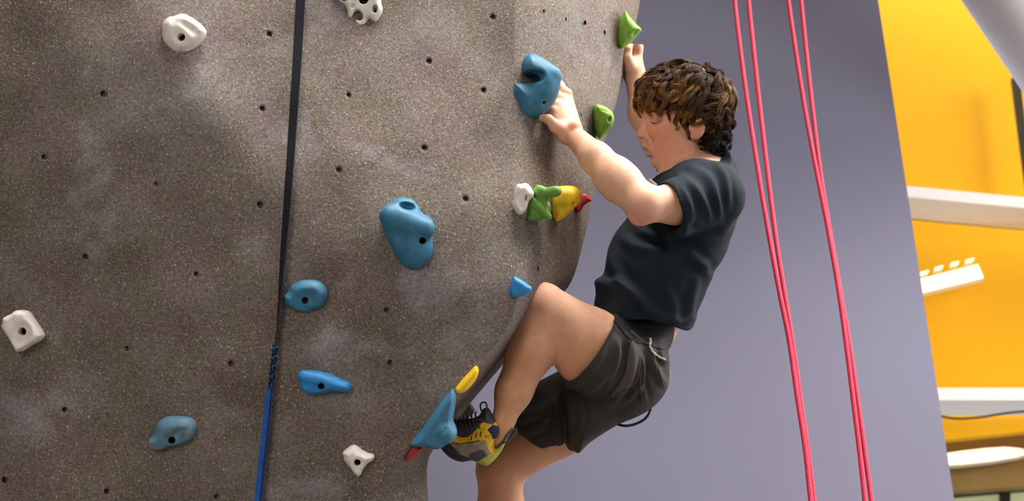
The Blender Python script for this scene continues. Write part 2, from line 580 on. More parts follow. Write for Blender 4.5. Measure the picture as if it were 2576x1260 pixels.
def surface_nets(Fv, xs, ys, zs):
    S = Fv < 0
    nx, ny, nz = Fv.shape
    cnt = np.zeros((nx - 1, ny - 1, nz - 1), dtype=np.int8)
    offs = [(i, j, k) for i in (0, 1) for j in (0, 1) for k in (0, 1)]
    for i, j, k in offs:
        cnt += S[i:nx - 1 + i, j:ny - 1 + j, k:nz - 1 + k]
    act = (cnt > 0) & (cnt < 8)
    ci, cj, ck = np.nonzero(act)
    idx = np.full(act.shape, -1, dtype=np.int32)
    idx[ci, cj, ck] = np.arange(len(ci))
    vals = [Fv[ci + i, cj + j, ck + k] for i, j, k in offs]
    pos = np.zeros((len(ci), 3))
    num = np.zeros(len(ci))
    for a in range(8):
        for b in range(a + 1, 8):
            oa, ob = offs[a], offs[b]
            if sum(abs(p - q) for p, q in zip(oa, ob)) != 1:
                continue
            fa, fb = vals[a], vals[b]
            mk = (fa < 0) != (fb < 0)
            t = np.where(mk, fa / np.where(mk, fa - fb, 1), 0)
            p = np.stack([oa[q] + t * (ob[q] - oa[q]) for q in range(3)], 1)
            pos += p * mk[:, None]
            num += mk
    pos /= num[:, None]
    V = np.stack([xs[ci] + pos[:, 0] * (xs[ci + 1] - xs[ci]), ys[cj] + pos[:, 1] * (ys[cj + 1] - ys[cj]), zs[ck] + pos[:, 2] * (zs[ck + 1] - zs[ck])], 1)
    quads = []
    ch = S[:-1] != S[1:]
    i, j, k = np.nonzero(ch[:, 1:-1, 1:-1]); j += 1; k += 1
    q = np.stack([idx[i, j - 1, k - 1], idx[i, j, k - 1], idx[i, j, k], idx[i, j - 1, k]], 1)
    fl = ~S[i, j, k]
    q[fl] = q[fl][:, ::-1]
    quads.append(q)
    ch = S[:, :-1] != S[:, 1:]
    i, j, k = np.nonzero(ch[1:-1, :, 1:-1]); i += 1; k += 1
    q = np.stack([idx[i - 1, j, k - 1], idx[i - 1, j, k], idx[i, j, k], idx[i, j, k - 1]], 1)
    fl = ~S[i, j, k]
    q[fl] = q[fl][:, ::-1]
    quads.append(q)
    ch = S[:, :, :-1] != S[:, :, 1:]
    i, j, k = np.nonzero(ch[1:-1, 1:-1, :]); i += 1; j += 1
    q = np.stack([idx[i - 1, j - 1, k], idx[i, j - 1, k], idx[i, j, k], idx[i - 1, j, k]], 1)
    fl = ~S[i, j, k]
    q[fl] = q[fl][:, ::-1]
    quads.append(q)
    return V, np.concatenate(quads)


def smooth_mesh(V, Q, it=2, lam=0.5):
    n = len(V)
    e = np.concatenate([Q[:, [0, 1]], Q[:, [1, 2]], Q[:, [2, 3]], Q[:, [3, 0]]])
    e = np.concatenate([e, e[:, ::-1]])
    deg = np.bincount(e[:, 0], minlength=n)
    for _ in range(it):
        for l in (lam, -lam * 1.03):
            acc = np.stack([np.bincount(e[:, 0], weights=V[e[:, 1], c], minlength=n) for c in range(3)], 1) / np.maximum(deg, 1)[:, None]
            V = V + l * (acc - V)
    return V


def largest(V, Q):
    """keep only the biggest connected piece"""
    lab = np.arange(len(V))
    e = np.concatenate([Q[:, [0, 1]], Q[:, [1, 2]], Q[:, [2, 3]]])
    while True:
        m = np.minimum(lab[e[:, 0]], lab[e[:, 1]])
        new = lab.copy()
        np.minimum.at(new, e[:, 0], m)
        np.minimum.at(new, e[:, 1], m)
        new = new[new]
        if (new == lab).all():
            break
        lab = new
    best = np.bincount(lab[Q[:, 0]]).argmax()
    Q = Q[lab[Q[:, 0]] == best]
    ids, inv = np.unique(Q, return_inverse=True)
    return V[ids], inv.reshape(Q.shape)


def grid_axis(segs):
    """rectilinear axis from (start, end, step) pieces"""
    out = []
    for a, b, s in segs:
        out.append(np.arange(a, b, s))
    return np.concatenate(out)


def vnoise(p, scale, seed=0):
    """cheap smooth noise: sums of random sines, p (n,3)"""
    r = np.random.default_rng(seed)
    out = np.zeros(len(p))
    for o in range(3):
        for _ in range(4):
            k = r.normal(size=3); k *= scale * (2 ** o) / np.linalg.norm(k)
            out += np.sin(p @ k + r.uniform(0, 6.28)) / (4 * 1.6 ** o)
    return out


def tube(paths, radii, sides=6, cap=True):
    """swept tubes; paths list of (n,3), radii list of scalars or arrays -> verts, quads"""
    V, Q = [], []
    off = 0
    for p, r in zip(paths, radii):
        p = np.asarray(p, float)
        n = len(p)
        r = np.broadcast_to(np.asarray(r, float), (n,))
        t = np.gradient(p, axis=0)
        t /= np.linalg.norm(t, axis=1)[:, None] + 1e-12
        ref = np.array([0.31, 0.25, 0.92])
        u = np.cross(t, ref); u /= np.linalg.norm(u, axis=1)[:, None] + 1e-9
        w = np.cross(t, u)
        a = np.arange(sides) * 2 * math.pi / sides
        ring = p[:, None, :] + r[:, None, None] * (np.cos(a)[None, :, None] * u[:, None, :] + np.sin(a)[None, :, None] * w[:, None, :])
        V.append(ring.reshape(-1, 3))
        i = np.arange(n - 1)[:, None] * sides
        j = np.arange(sides)[None, :]
        j2 = (j + 1) % sides
        q = np.stack([(i + j), (i + j2), (i + sides + j2), (i + sides + j)], -1).reshape(-1, 4) + off
        Q.append(q)
        off += n * sides
        if cap and sides >= 4:
            for base in (0, (n - 1) * sides):
                ids = [off - n * sides + base + s for s in range(sides)]
                for s in range(1, sides - 2, 2):
                    Q.append(np.array([[ids[0], ids[s], ids[s + 1], ids[s + 2]]]) if s + 2 < sides else np.zeros((0, 4), int))
    return np.concatenate(V), np.concatenate(Q).astype(int)


def spline(pts, n):
    """Catmull-Rom through pts"""
    pts = np.asarray(pts, float)
    p = np.concatenate([[2 * pts[0] - pts[1]], pts, [2 * pts[-1] - pts[-2]]])
    out = []
    m = len(pts) - 1
    for s in np.linspace(0, m - 1e-6, n):
        i = int(s); t = s - i
        a, b, c, d = p[i], p[i + 1], p[i + 2], p[i + 3]
        out.append(0.5 * ((2 * b) + (-a + c) * t + (2 * a - 5 * b + 4 * c - d) * t * t + (-a + 3 * b - 3 * c + d) * t ** 3))
    return np.array(out)


def box_between(a, b, w, h, up=(0, 0, 1)):
    """beam with square ends from a to b; w across, h along up"""
    a, b = np.asarray(a, float), np.asarray(b, float)
    t = b - a; t /= np.linalg.norm(t)
    up = np.asarray(up, float)
    s = np.cross(t, up); s /= np.linalg.norm(s)
    u = np.cross(s, t)
    v = []
    for e in (a, b):
        for ss, uu in ((-1, -1), (1, -1), (1, 1), (-1, 1)):
            v.append(e + s * ss * w / 2 + u * uu * h / 2)
    f = [(0, 1, 2, 3), (7, 6, 5, 4), (0, 4, 5, 1), (1, 5, 6, 2), (2, 6, 7, 3), (3, 7, 4, 0)]
    return np.array(v), f


# ------------------------------------------------------------------ the climbing tower
RIDGE = np.array([(-400, 1305), (0, 1296), (300, 1290), (650, 1292), (745, 1296), (790, 1292), (830, 1270), (890, 1228), (985, 1146), (1050, 1092),
                  (1110, 1038), (1180, 985), (1260, 905), (1500, 840), (1700, 820)], float)
SILH = np.array([(-400, 1660), (0, 1611), (100, 1592), (230, 1560), (390, 1510), (560, 1480), (670, 1452), (715, 1436), (740, 1415), (790, 1362), (870, 1302),
                 (905, 1275), (1010, 1186), (1050, 1158), (1095, 1118), (1130, 1088), (1160, 1075), (1200, 1073), (1260, 1078), (1500, 1100), (1700, 1110)], float)
CREASE = np.array([(-400, 0), (0, 40), (300, 100), (430, 200), (560, 345), (720, 480), (900, 560), (1100, 640), (1290, 740), (1700, 800)], float)
DEPTHD = np.array([(-400, 0.62), (0, 0.52), (390, 0.40), (700, 0.30), (790, 0.30), (900, 0.34), (1050, 0.30), (1160, 0.22), (1260, 0.20), (1700, 0.2)], float)


def interp(tab, v):
    return np.interp(v, tab[:, 0], tab[:, 1])


def sm_interp(tab, v, w=18):
    return sum(interp(tab, v + o) for o in (-w, -w / 2, 0, w / 2, w)) / 5


def front_depth(x, y):
    yc = sm_interp(CREASE, x, 60)
    w = 60.0
    t = (yc - y) / w
    sp = np.where(t > 20, t, np.log1p(np.exp(np.minimum(t, 20)))) * w
    d = 3.42 + 0.00040 * sp + 0.00004 * (630 - y)
    d = d + 0.00004 * (1290 - x)
    # shallow lumps in the sprayed skin
    d = d + 0.010 * np.sin(x / 151.0 + 0.7) * np.sin(y / 133.0 + 1.1) + 0.004 * np.sin(x / 67.0 + y / 91.0) * np.sin(y / 59.0 - x / 170.0) + 0.0015 * np.sin(x / 37.0 - y / 47.0 + 2)
    return d


HOLES = [(677, 87, 7), (1240, 44, 7), (1079, 155, 7), (1216, 228, 7), (877, 240, 6), (659, 274, 7), (260, 236, 8), (1067, 373, 7), (852, 428, 7),
         (111, 395, 7), (393, 462, 6), (654, 515, 8), (1171, 501, 7), (215, 645, 7), (494, 690, 6), (972, 780, 7), (320, 876, 6), (581, 914, 7),
         (981, 912, 7), (163, 1031, 7), (12, 1207, 8), (268, 1236, 7), (544, 1248, 6)]
HOLES_SIDE = [(1521, 82, 6), (1472, 57, 6), (1423, 48, 5), (1368, 28, 5), (1461, 289, 5), (1353, 676, 6)]


def facet_point(px, py):
    """depth of the tower's right facet at a pixel"""
    r, s, D = sm_interp(RIDGE, py), sm_interp(SILH, py), interp(DEPTHD, py)
    u = np.clip((px - r) / (s - r), 0, 1)
    ex = 1.45
    th = np.arcsin(u ** (1 / ex))
    return front_depth(r, py) + D * (1 - np.cos(th) ** ex)


def surf_depth(px, py):
    r = sm_interp(RIDGE, py)
    return front_depth(px, py) if px <= r else facet_point(px, py)


def build_tower():
    ny = 400
    yrow = np.linspace(-320, 1640, ny)
    nfx = 400
    nth = 70
    nback = 24
    rows = []
    hx = np.array(HOLES)
    for y in yrow:
        r, s, D = float(sm_interp(RIDGE, y)), float(sm_interp(SILH, y)), float(interp(DEPTHD, y))
        xf = np.linspace(-420, r, nfx)
        df = front_depth(xf, y)
        # drilled bolt holes: the skin dips in
        for hxp, hyp, hr in HOLES:
            if abs(y - hyp) < 24:
                rr = np.hypot(xf - hxp, y - hyp)
                df = df + 0.016 * np.clip(1.15 - rr / (hr * 0.95), 0, 1)
                df = df - 0.0006 * np.exp(-((rr - hr * 1.4) / 4.0) ** 2)
        th = np.linspace(0, math.pi / 2, nth)[1:]
        ex = 1.45
        xs_ = r + (s - r) * np.sin(th) ** ex
        ds_ = front_depth(r, y) + D * (1 - np.cos(th) ** ex)
        ds_ = ds_ + 0.006 * np.sin(xs_ / 29.0 + y / 71.0) * np.sin(th) * np.cos(th) * 2
        # round the back of the tower
        tb = np.linspace(0, 1, nback)[1:]
        xb = s + (-420 - s) * (tb ** 2)
        db = ds_[-1] + 0.9 * np.sqrt(np.minimum(1, 1 - (1 - tb) ** 2))
        x = np.concatenate([xf, xs_, xb])
        d = np.concatenate([df, ds_, db])
        rows.append(np.stack([(x - 1288) / F * d, (630 - y) / F * d, -d], 1))
    rows = np.array(rows)
    V = to_world(rows.reshape(-1, 3)).reshape(rows.shape)
    # carry the foot of the tower straight down to the floor
    last = V[-1]
    for f in (0.5, 1.0):
        nx = last.copy(); nx[:, 2] = last[:, 2] * (1 - f)
        V = np.concatenate([V, nx[None]], 0)
    nr, nc = V.shape[:2]
    i, j = np.meshgrid(np.arange(nr - 1), np.arange(nc), indexing='ij')
    j2 = (j + 1) % nc
    Q = np.stack([i * nc + j, (i + 1) * nc + j, (i + 1) * nc + j2, i * nc + j2], -1).reshape(-1, 4)
    o = new_obj('climbing_wall', V.reshape(-1, 3), Q, M_wall)
    tag(o, 'grey speckled climbing tower with chalk smears, holds and bolt holes', 'climbing wall')
    # the dark threaded sockets in the drilled holes
    for hxp, hyp, hr in HOLES:
        hole_plug(o, hxp, hyp, hr * 0.95, front_depth(float(hxp), float(hyp)) + 0.0035, 1.0)
    for hxp, hyp, hr in HOLES_SIDE:
        hole_plug(o, hxp, hyp, hr, facet_point(hxp, hyp) - 0.004, 0.5)
    return o


def hole_plug(parent, px, py, r, d, squash):
    n = 14
    V = []
    for ring, (k, dz) in enumerate(((1.0, 0.0), (0.72, 0.001), (0.45, 0.010))):
        for a in range(n):
            an = a * 2 * math.pi / n
            q = 1 + 0.07 * math.sin(3 * an + px) + 0.04 * math.sin(5 * an + py)
            V.append(P(px + r * k * q * squash * math.cos(an), py + r * k * q * math.sin(an), d + dz))
    V.append(P(px, py, d + 0.011))
    faces = []
    for ring in range(2):
        for a in range(n):
            a2 = (a + 1) % n
            faces.append((ring * n + a, ring * n + a2, (ring + 1) * n + a2, (ring + 1) * n + a))
    for a in range(n):
        faces.append((2 * n + a, 2 * n + (a + 1) % n, 3 * n))
    new_obj('bolt_hole', to_world(np.array(V)), faces, M_hole, parent)


tower = build_tower()

# floor of the hall, far below the frame
fl = new_obj('floor', np.array([(-9, -6, 0), (9, -6, 0), (9, 12, 0), (-9, 12, 0), (-9, -6, -0.2), (9, -6, -0.2), (9, 12, -0.2), (-9, 12, -0.2)], float),
             [(0, 1, 2, 3), (7, 6, 5, 4), (0, 4, 5, 1), (1, 5, 6, 2), (2, 6, 7, 3), (3, 7, 4, 0)], M_floor, smooth=False)
struct(fl)

ce = new_obj('ceiling', np.array([(-9, -6, 10.2), (9, -6, 10.2), (9, 12, 10.2), (-9, 12, 10.2), (-9, -6, 10.4), (9, -6, 10.4), (9, 12, 10.4), (-9, 12, 10.4)], float),
             [(3, 2, 1, 0), (4, 5, 6, 7), (1, 5, 4, 0), (2, 6, 5, 1), (3, 7, 6, 2), (0, 4, 7, 3)], M_ceil, smooth=False)
struct(ce)

wl = new_obj('wall_left', np.array([(-4.6, -6, 0), (-4.6, 12, 0), (-4.6, 12, 10.2), (-4.6, -6, 10.2), (-4.8, -6, 0), (-4.8, 12, 0), (-4.8, 12, 10.2), (-4.8, -6, 10.2)], float),
             [(0, 1, 2, 3), (7, 6, 5, 4), (0, 4, 5, 1), (1, 5, 6, 2), (2, 6, 7, 3), (3, 7, 4, 0)], M_sidewall, smooth=False)
struct(wl)

wf = new_obj('wall_front', np.array([(-4.6, -6, 0), (9, -6, 0), (9, -6, 10.2), (-4.6, -6, 10.2), (-4.6, -6.2, 0), (9, -6.2, 0), (9, -6.2, 10.2), (-4.6, -6.2, 10.2)], float),
             [(3, 2, 1, 0), (4, 5, 6, 7), (1, 5, 4, 0), (2, 6, 5, 1), (3, 7, 6, 2), (0, 4, 7, 3)], M_sidewall, smooth=False)
struct(wf)

# blue-grey partition behind the climber
YP = 4.85
xr = 0.5 * (ray_y(2210, 0, YP)[0] + ray_y(2400, 1260, YP)[0])
tA, tB = ray_y(2209, 0, YP), ray_y(2401, 1260, YP)
sl = (tA[0] - tB[0]) / (tA[2] - tB[2])
x_at = lambda z: tB[0] + (z - tB[2]) * sl
V = []
for y in (YP, YP + 0.22):
    V += [(-4.6, y, 0.0), (x_at(0.0), y, 0.0), (x_at(8.4), y, 8.4), (-4.6, y, 8.4)]
wb = new_obj('wall_back', np.array(V), [(0, 1, 2, 3), (7, 6, 5, 4), (0, 4, 5, 1), (1, 5, 6, 2), (2, 6, 7, 3), (3, 7, 4, 0)], M_panel, smooth=False)
struct(wb)

# glazed yellow front beyond it
YG = 7.2
gl = struct(empty('window_1', ray_y(2420, 1400, YG)))


def quad_slab(name, pix, y, thick, m, parent):
    pts = [ray_y(px, py, y) for px, py in pix]
    V = np.array(pts + [p + np.array((0, thick, 0)) for p in pts])
    f = [(0, 1, 2, 3), (7, 6, 5, 4), (0, 4, 5, 1), (1, 5, 6, 2), (2, 6, 7, 3), (3, 7, 4, 0)]
    return new_obj(name, V, f, m, parent, smooth=False)


# yellow painted panels set behind the glass
quad_slab('yellow_panel', [(2140, 520), (4200, 616), (4200, -420), (2140, -420)], YG + 0.45, 0.04, M_ylw, gl)
quad_slab('yellow_panel', [(2200, 1085), (4200, 948), (4200, 560), (2200, 510)], YG + 0.40, 0.04, M_ylw, gl)
quad_slab('yellow_panel', [(2260, 1118), (4200, 914), (4200, 880), (2260, 1020)], YG + 0.36, 0.04, M_ylw, gl)
for a, b in (((2150, 505), (4150, -420)), ((2240, 1000), (4150, 560)), ((2300, 1330), (4150, 1050))):
    quad_slab('pane', [(a[0], a[1]), (b[0], a[1]), (b[0], b[1]), (a[0], b[1])], YG + 0.02, 0.01, M_glass, gl)


def mullion(a, b, h_px, depth, m=M_mull):
    A, B = ray_y(*a, YG), ray_y(*b, YG)
    hh = h_px / 1000.0
    V, f = box_between(A, B, depth, hh)
    return new_obj('mullion', V, f, m, gl, smooth=False)


mullion((2230, 504), (4160, 688), 74, 0.20)
mullion((2300, 1010), (4160, 1010), 72, 0.16)
q = quad_slab('seal_strip', [(2230, 536), (2960, 604), (2960, 610), (2230, 542)], YG + 0.10, 0.02, M_dark, gl)
quad_slab('seal_strip', [(2545, 195), (2566, 195), (2600, 480), (2582, 480)], YG + 0.30, 0.03, M_dark, gl)
# lower opening: brown soffit, lamp reflection and far windows seen under the yellow panels
sof = quad_slab('soffit_panel', [(2230, 1246), (4200, 1114), (4200, 860), (2230, 1090)], YG + 0.75, 0.05, M_brown, gl)

# ------------------------------------------------------------------ slanting white column
cA, cB = np.array(Wp(2533 - 151 * 4, -72 - 225 * 4, 6.0)), np.array(Wp(2533 + 151 * 9, -72 + 225 * 9, 6.0))
Vt, Qt = tube([np.linspace(cA, cB, 8)], [0.195], 40)
tag(new_obj('steel_column', Vt, Qt, M_column), 'thick white slanting round column in front of the yellow panels', 'column')


# glowing plates behind the glass that imitate lamp reflections
def lamp_reflection(name, pix, y, thick):
    root = empty(name, ray_y(*pix[0], y))
    pts = [ray_y(px, py, y) for px, py in pix]
    n = len(pts)
    c = sum(pts) / n
    V = np.array(pts + [c + (p - c) * 1.04 + np.array((0, thick, 0)) for p in pts])
    new_obj('glow_face', np.array([p for p in V[:n]] + [p + np.array((0, 0.01, 0)) for p in V[:n]]),
            [tuple(range(n)), tuple(range(2 * n - 1, n - 1, -1))] + [(i, i + n, (i + 1) % n + n, (i + 1) % n) for i in range(n)], M_reflect, root, smooth=False)
    W = np.array([p + np.array((0, 0.012, 0)) for p in V[:n]] + [p for p in V[n:]])
    new_obj('glow_backing', W, [tuple(range(n)), tuple(range(2 * n - 1, n - 1, -1))] + [(i, i + n, (i + 1) % n + n, (i + 1) % n) for i in range(n)], M_mull, root, smooth=False)
    return root


tag(lamp_reflection('bar_reflection', [(2290, 742), (2474, 697), (2460, 664), (2290, 708)], YG + 0.16, 0.05), 'bright straight lamp reflection in the middle yellow pane', 'lamp reflection')  # reflected bar lamp imitated by a glowing plate
for i, (x, y) in enumerate(((2326, 685), (2362, 673), (2402, 662), (2440, 654))):
    r = lamp_reflection('spot_reflection', [(x - 11, y + 5), (x + 9, y), (x + 11, y - 6), (x - 9, y - 1)], YG + 0.16, 0.04)  # reflected dots of light imitated by small glowing plates
    tag(r, ('leftmost', 'second from left', 'third from left', 'rightmost')[i] + ' of four small spot reflections above the bar reflection', 'lamp reflection', 'small spot reflections above the bar reflection')
ov = [(2340, 1170), (2420, 1166), (2500, 1157), (2560, 1147), (2590, 1138), (2570, 1128), (2530, 1124), (2480, 1127), (2420, 1134), (2340, 1146)]
tag(lamp_reflection('oval_reflection', ov, YG + 0.62, 0.05), 'long glowing oval lamp reflection under the brown soffit', 'lamp reflection')  # lamp reflection imitated by a glowing oval plate
# sagging cable under the lower frame bar
cp = spline([ray_y(2330, 1036, YG - 0.06), ray_y(2395, 1052, YG - 0.06), ray_y(2460, 1050, YG - 0.06), ray_y(2540, 1038, YG - 0.06), ray_y(2640, 1030, YG - 0.06)], 24)
Vt, Qt = tube([cp], [0.006], 8)
tag(new_obj('cable', Vt, Qt, M_dark), 'thin black cable sagging below the lower white frame bar', 'cable')
# far windows at the very bottom right
w2 = struct(empty('window_2', ray_y(2420, 1400, YG + 1.0)))
quad_slab('pane', [(2300, 1400), (2518, 1400), (2518, 1226), (2300, 1252)], YG + 1.0, 0.02, M_day, w2)
quad_slab('pane', [(2540, 1400), (2800, 1400), (2800, 1210), (2540, 1222)], YG + 1.0, 0.02, M_day, w2)
quad_slab('mullion', [(2516, 1400), (2542, 1400), (2542, 1215), (2516, 1220)], YG + 0.97, 0.05, M_dark, w2)
quad_slab('frame', [(2280, 1256), (2800, 1212), (2800, 1200), (2280, 1242)], YG + 0.96, 0.05, M_dark, w2)

# ------------------------------------------------------------------ climbing holds
def pxpoly(pts, d):
    return np.array([P(x, y, d)[:2] for x, y in pts])


def refine(pts, n=5):
    """rounded closed outline through pts"""
    pts = np.asarray(pts, float)
    m = len(pts)
    out = []
    for i in range(m):
        a, b, c, d = pts[i - 1], pts[i], pts[(i + 1) % m], pts[(i + 2) % m]
        for t in np.linspace(0, 1, n, endpoint=False):
            out.append(0.5 * ((2 * b) + (-a + c) * t + (2 * a - 5 * b + 4 * c - d) * t * t + (-a + 3 * b - 3 * c + d) * t ** 3))
    return np.array(out)


class Hold:
    """one hold: outline cushion, then lumps and scoops, all given in photo pixels at the hold's own depth"""

    def __init__(self, name, outline, d, H, Hb, w, n=2.0, step=1.6, tilt=None, sharp=False):
        self.name, self.d = name, d
        self.s = d / F
        o = np.asarray(outline, float) if sharp else refine(outline)
        self.out = o
        poly = pxpoly(o, d)
        m = 34 * self.s
        st = step * self.s
        lo, hi = poly.min(0) - m, poly.max(0) + m
        zl, zh = -d - (Hb + 14) * self.s, -d + (H + 14 + 30) * self.s
        self.f = Field(np.arange(lo[0], hi[0], st), np.arange(lo[1], hi[1], st), np.arange(zl, zh, st))
        self.f.pillow(poly, -d, w * self.s, H * self.s, Hb * self.s, n, tilt=tilt)
        self.bolts = []

    def p(self, x, y, z):
        q = P(x, y, self.d).copy()
        q[2] += z * self.s
        return q

    def lump(self, x, y, z, r, ang=0, k=8):
        self.f.ell(self.p(x, y, z), [v * self.s for v in r], ang, k * self.s, 'add'); return self

    def scoop(self, x, y, z, r, ang=0, k=8):
        self.f.ell(self.p(x, y, z), [v * self.s for v in r], ang, k * self.s, 'cut'); return self

    def ridge(self, a, b, ra, rb, k=8):
        self.f.cone(self.p(*a), self.p(*b), ra * self.s, rb * self.s, k * self.s, 'add'); return self

    def groove(self, a, b, ra, rb, k=6):
        self.f.cone(self.p(*a), self.p(*b), ra * self.s, rb * self.s, k * self.s, 'cut'); return self

    def bolt(self, x, y, r, z0, z1, dx=0, dy=0, k=2.5, m=None):
        """drilled bolt hole from z1 (front) to z0 (deep), with a dark socket at its bottom"""
        self.f.cone(self.p(x + dx, y + dy, z0), self.p(x, y, z1), r * self.s, r * 1.08 * self.s, k * self.s, 'cut')
        self.bolts.append((x + dx, y + dy, r, z0, m)); return self

    def done(self, m, label, group=None, cat='climbing hold'):
        V, Q = self.f.mesh()
        V = smooth_mesh(V, Q, 2)
        o = new_obj(self.name, to_world(V), Q, m)
        tag(o, label, cat, group)
        for x, y, r, z0, mm in self.bolts:
            n = 12
            pts = []
            for dz, k in ((-r * 0.6, 0.98), (0, 0.98), (0, 0.45), (-r * 0.45, 0.4)):
                for a in range(n):
                    pts.append(self.p(x + r * k * math.cos(a * 2 * math.pi / n), y + r * k * math.sin(a * 2 * math.pi / n), z0 + dz))
            pts.append(self.p(x, y, z0 - r * 0.45))
            f = []
            for ring in range(3):
                for a in range(n):
                    a2 = (a + 1) % n
                    f.append((ring * n + a, ring * n + a2, (ring + 1) * n + a2, (ring + 1) * n + a))
            f += [(3 * n + a, 3 * n + (a + 1) % n, 4 * n) for a in range(n)]
            new_obj('bolt', to_world(np.array(pts)), f, mm or M_hole, o)
        return o


M_redbolt = mottled('rusty_red_bolt', (0.06, 0.012, 0.010), 0.7, 0.3, bump=0)


def sd(x, y):
    return float(surf_depth(float(x), float(y)))


G_W, G_B = 'white climbing holds', 'blue climbing holds'
# 1 white teardrop pocket, upper left
h = Hold('climbing_hold', [(410, 62), (425, 44), (440, 41), (455, 35), (470, 37), (492, 50), (512, 67), (520, 82), (510, 103), (490, 122), (470, 134), (445, 136), (424, 122), (410, 98)], sd(463, 90), 44, 14, 40)
h.scoop(490, 78, 62, (48, 16, 34), -36, 12).scoop(463, 98, 58, (22, 24, 22), 0, 12)
h.bolt(463, 98, 9, 6, 70)
h.done(M_white, 'white rounded teardrop hold with one scooped pocket, above the speckled upper left', G_W)
# 2 white pocketed hold at the top edge
h = Hold('climbing_hold', [(842, 0), (838, -40), (860, -80), (910, -95), (955, -70), (966, -30), (959, 0), (963, 25), (957, 45), (947, 60), (938, 57), (931, 52), (922, 70), (908, 78), (895, 70), (889, 56),
                           (884, 56), (874, 48), (873, 28), (868, 17), (854, 7)], sd(905, 0), 30, 12, 16, n=2.4, step=1.4)
h.scoop(904, 42, 26, (10, 14, 26), 30, 5).scoop(945, 26, 24, (6, 10, 24), 0, 4).scoop(891, 20, 34, (6, 6, 12), 0, 3)
h.scoop(869, -4, 24, (10, 11, 24), 0, 4).scoop(880, -48, 26, (14, 11, 24), 0, 5).scoop(933, -50, 26, (12, 15, 24), 0, 5)
h.groove((889, 66, 34), (893, 40, 20), 4, 3).bolt(917, 2, 12, 4, 60)
h.done(M_white, 'white bone-like hold full of pockets, cut by the top edge', G_W)
# 3 large blue jug in the centre
h = Hold('climbing_hold', [(961, 546), (972, 522), (990, 504), (1012, 497), (1038, 502), (1054, 520), (1064, 537), (1084, 549), (1091, 566), (1088, 600), (1089, 628), (1080, 655), (1060, 673), (1040, 679),
                           (1015, 668), (996, 644), (982, 615), (966, 583), (960, 560)], sd(1025, 590), 58, 14, 52)
h.ridge((985, 545, 36), (1070, 575, 40), 28, 26, 14).scoop(1030, 520, 54, (26, 11, 36), -12, 8).scoop(1004, 600, 74, (30, 22, 30), 20, 16).scoop(1066, 610, 66, (22, 20, 18), 0, 12)
h.bolt(1067, 607, 8, 18, 90, -3, -2)
h.done(M_blue, 'large blue jug hold with a deep finger slot, between the strap and the tower ridge', G_B)
# 4 blue dish right of the strap
h = Hold('climbing_hold', [(714, 752), (716, 742), (727, 733), (735, 718), (755, 706), (780, 703), (804, 707), (820, 722), (825, 740), (818, 758), (806, 772), (785, 780), (775, 785), (750, 784), (733, 776), (719, 768)], sd(770, 745), 36, 12, 30)
h.scoop(772, 754, 52, (44, 28, 30), 10, 9).groove((772, 758, 40), (762, 800, 26), 16, 13, 5)
h.bolt(770, 755, 8, 8, 60, m=M_redbolt)
h.done(M_blue, 'blue saucer-like hold with red bolt, just right of the hanging strap', G_B)
# 5 vivid blue wedge below it
h = Hold('climbing_hold', [(749, 944), (757, 935), (775, 930), (805, 933), (835, 942), (860, 953), (878, 960), (884, 970), (880, 983), (862, 985), (835, 984), (815, 988), (790, 992), (771, 989), (758, 976), (756, 964), (752, 955)], sd(812, 962), 34, 12, 20)
h.ridge((765, 944, 18), (868, 972, 14), 15, 12, 6).groove((758, 962, 40), (806, 974, 32), 9, 9, 5)
h.bolt(811, 969, 8, 8, 60, m=M_redbolt)
h.done(M_bluevivid, 'long bright blue wedge hold beside the blue half of the strap', G_B)
# 6 white block at the left edge
h = Hold('climbing_hold', [(14, 812), (15, 800), (22, 794), (35, 788), (46, 780), (62, 780), (74, 783), (82, 792), (98, 815), (113, 838), (113, 847), (104, 857), (82, 868), (64, 880), (50, 884), (46, 880), (30, 850), (12, 822)],
         sd(62, 832), 44, 14, 18, n=3.2)
h.scoop(66, 840, 66, (30, 42, 32), -32, 7).bolt(66, 832, 9.5, 6, 70)
h.done(M_white, 'white squarish hold with a round bolt pocket, by the left edge', G_W)
# 7 greyed blue dish lower left
h = Hold('climbing_hold', [(375, 1112), (378, 1102), (388, 1090), (392, 1078), (400, 1060), (418, 1048), (445, 1045), (475, 1047), (492, 1058), (497, 1075), (492, 1092), (478, 1107), (455, 1118), (425, 1124), (405, 1131), (385, 1129)], sd(437, 1090), 38, 12, 30)
h.scoop(448, 1100, 52, (50, 24, 30), 22, 8).bolt(436, 1105, 9, 6, 60)
h.done(M_bluegrey, 'chalky grey-blue saucer hold at the lower left', G_B)
# 8 small white spiked hold
h = Hold('climbing_hold', [(862, 1138), (868, 1131), (880, 1122), (890, 1118), (899, 1121), (912, 1131), (926, 1138), (938, 1141), (943, 1148), (938, 1157), (925, 1166), (914, 1180), (909, 1192), (902, 1197), (892, 1191), (880, 1174), (866, 1156), (865, 1147)],
         sd(900, 1156), 36, 12, 20)
h.scoop(903, 1166, 52, (17, 24, 28), -18, 6).bolt(901, 1160, 8, 4, 60, m=M_hole)
h.done(M_white, 'small white three-pointed hold low on the wall', G_W)

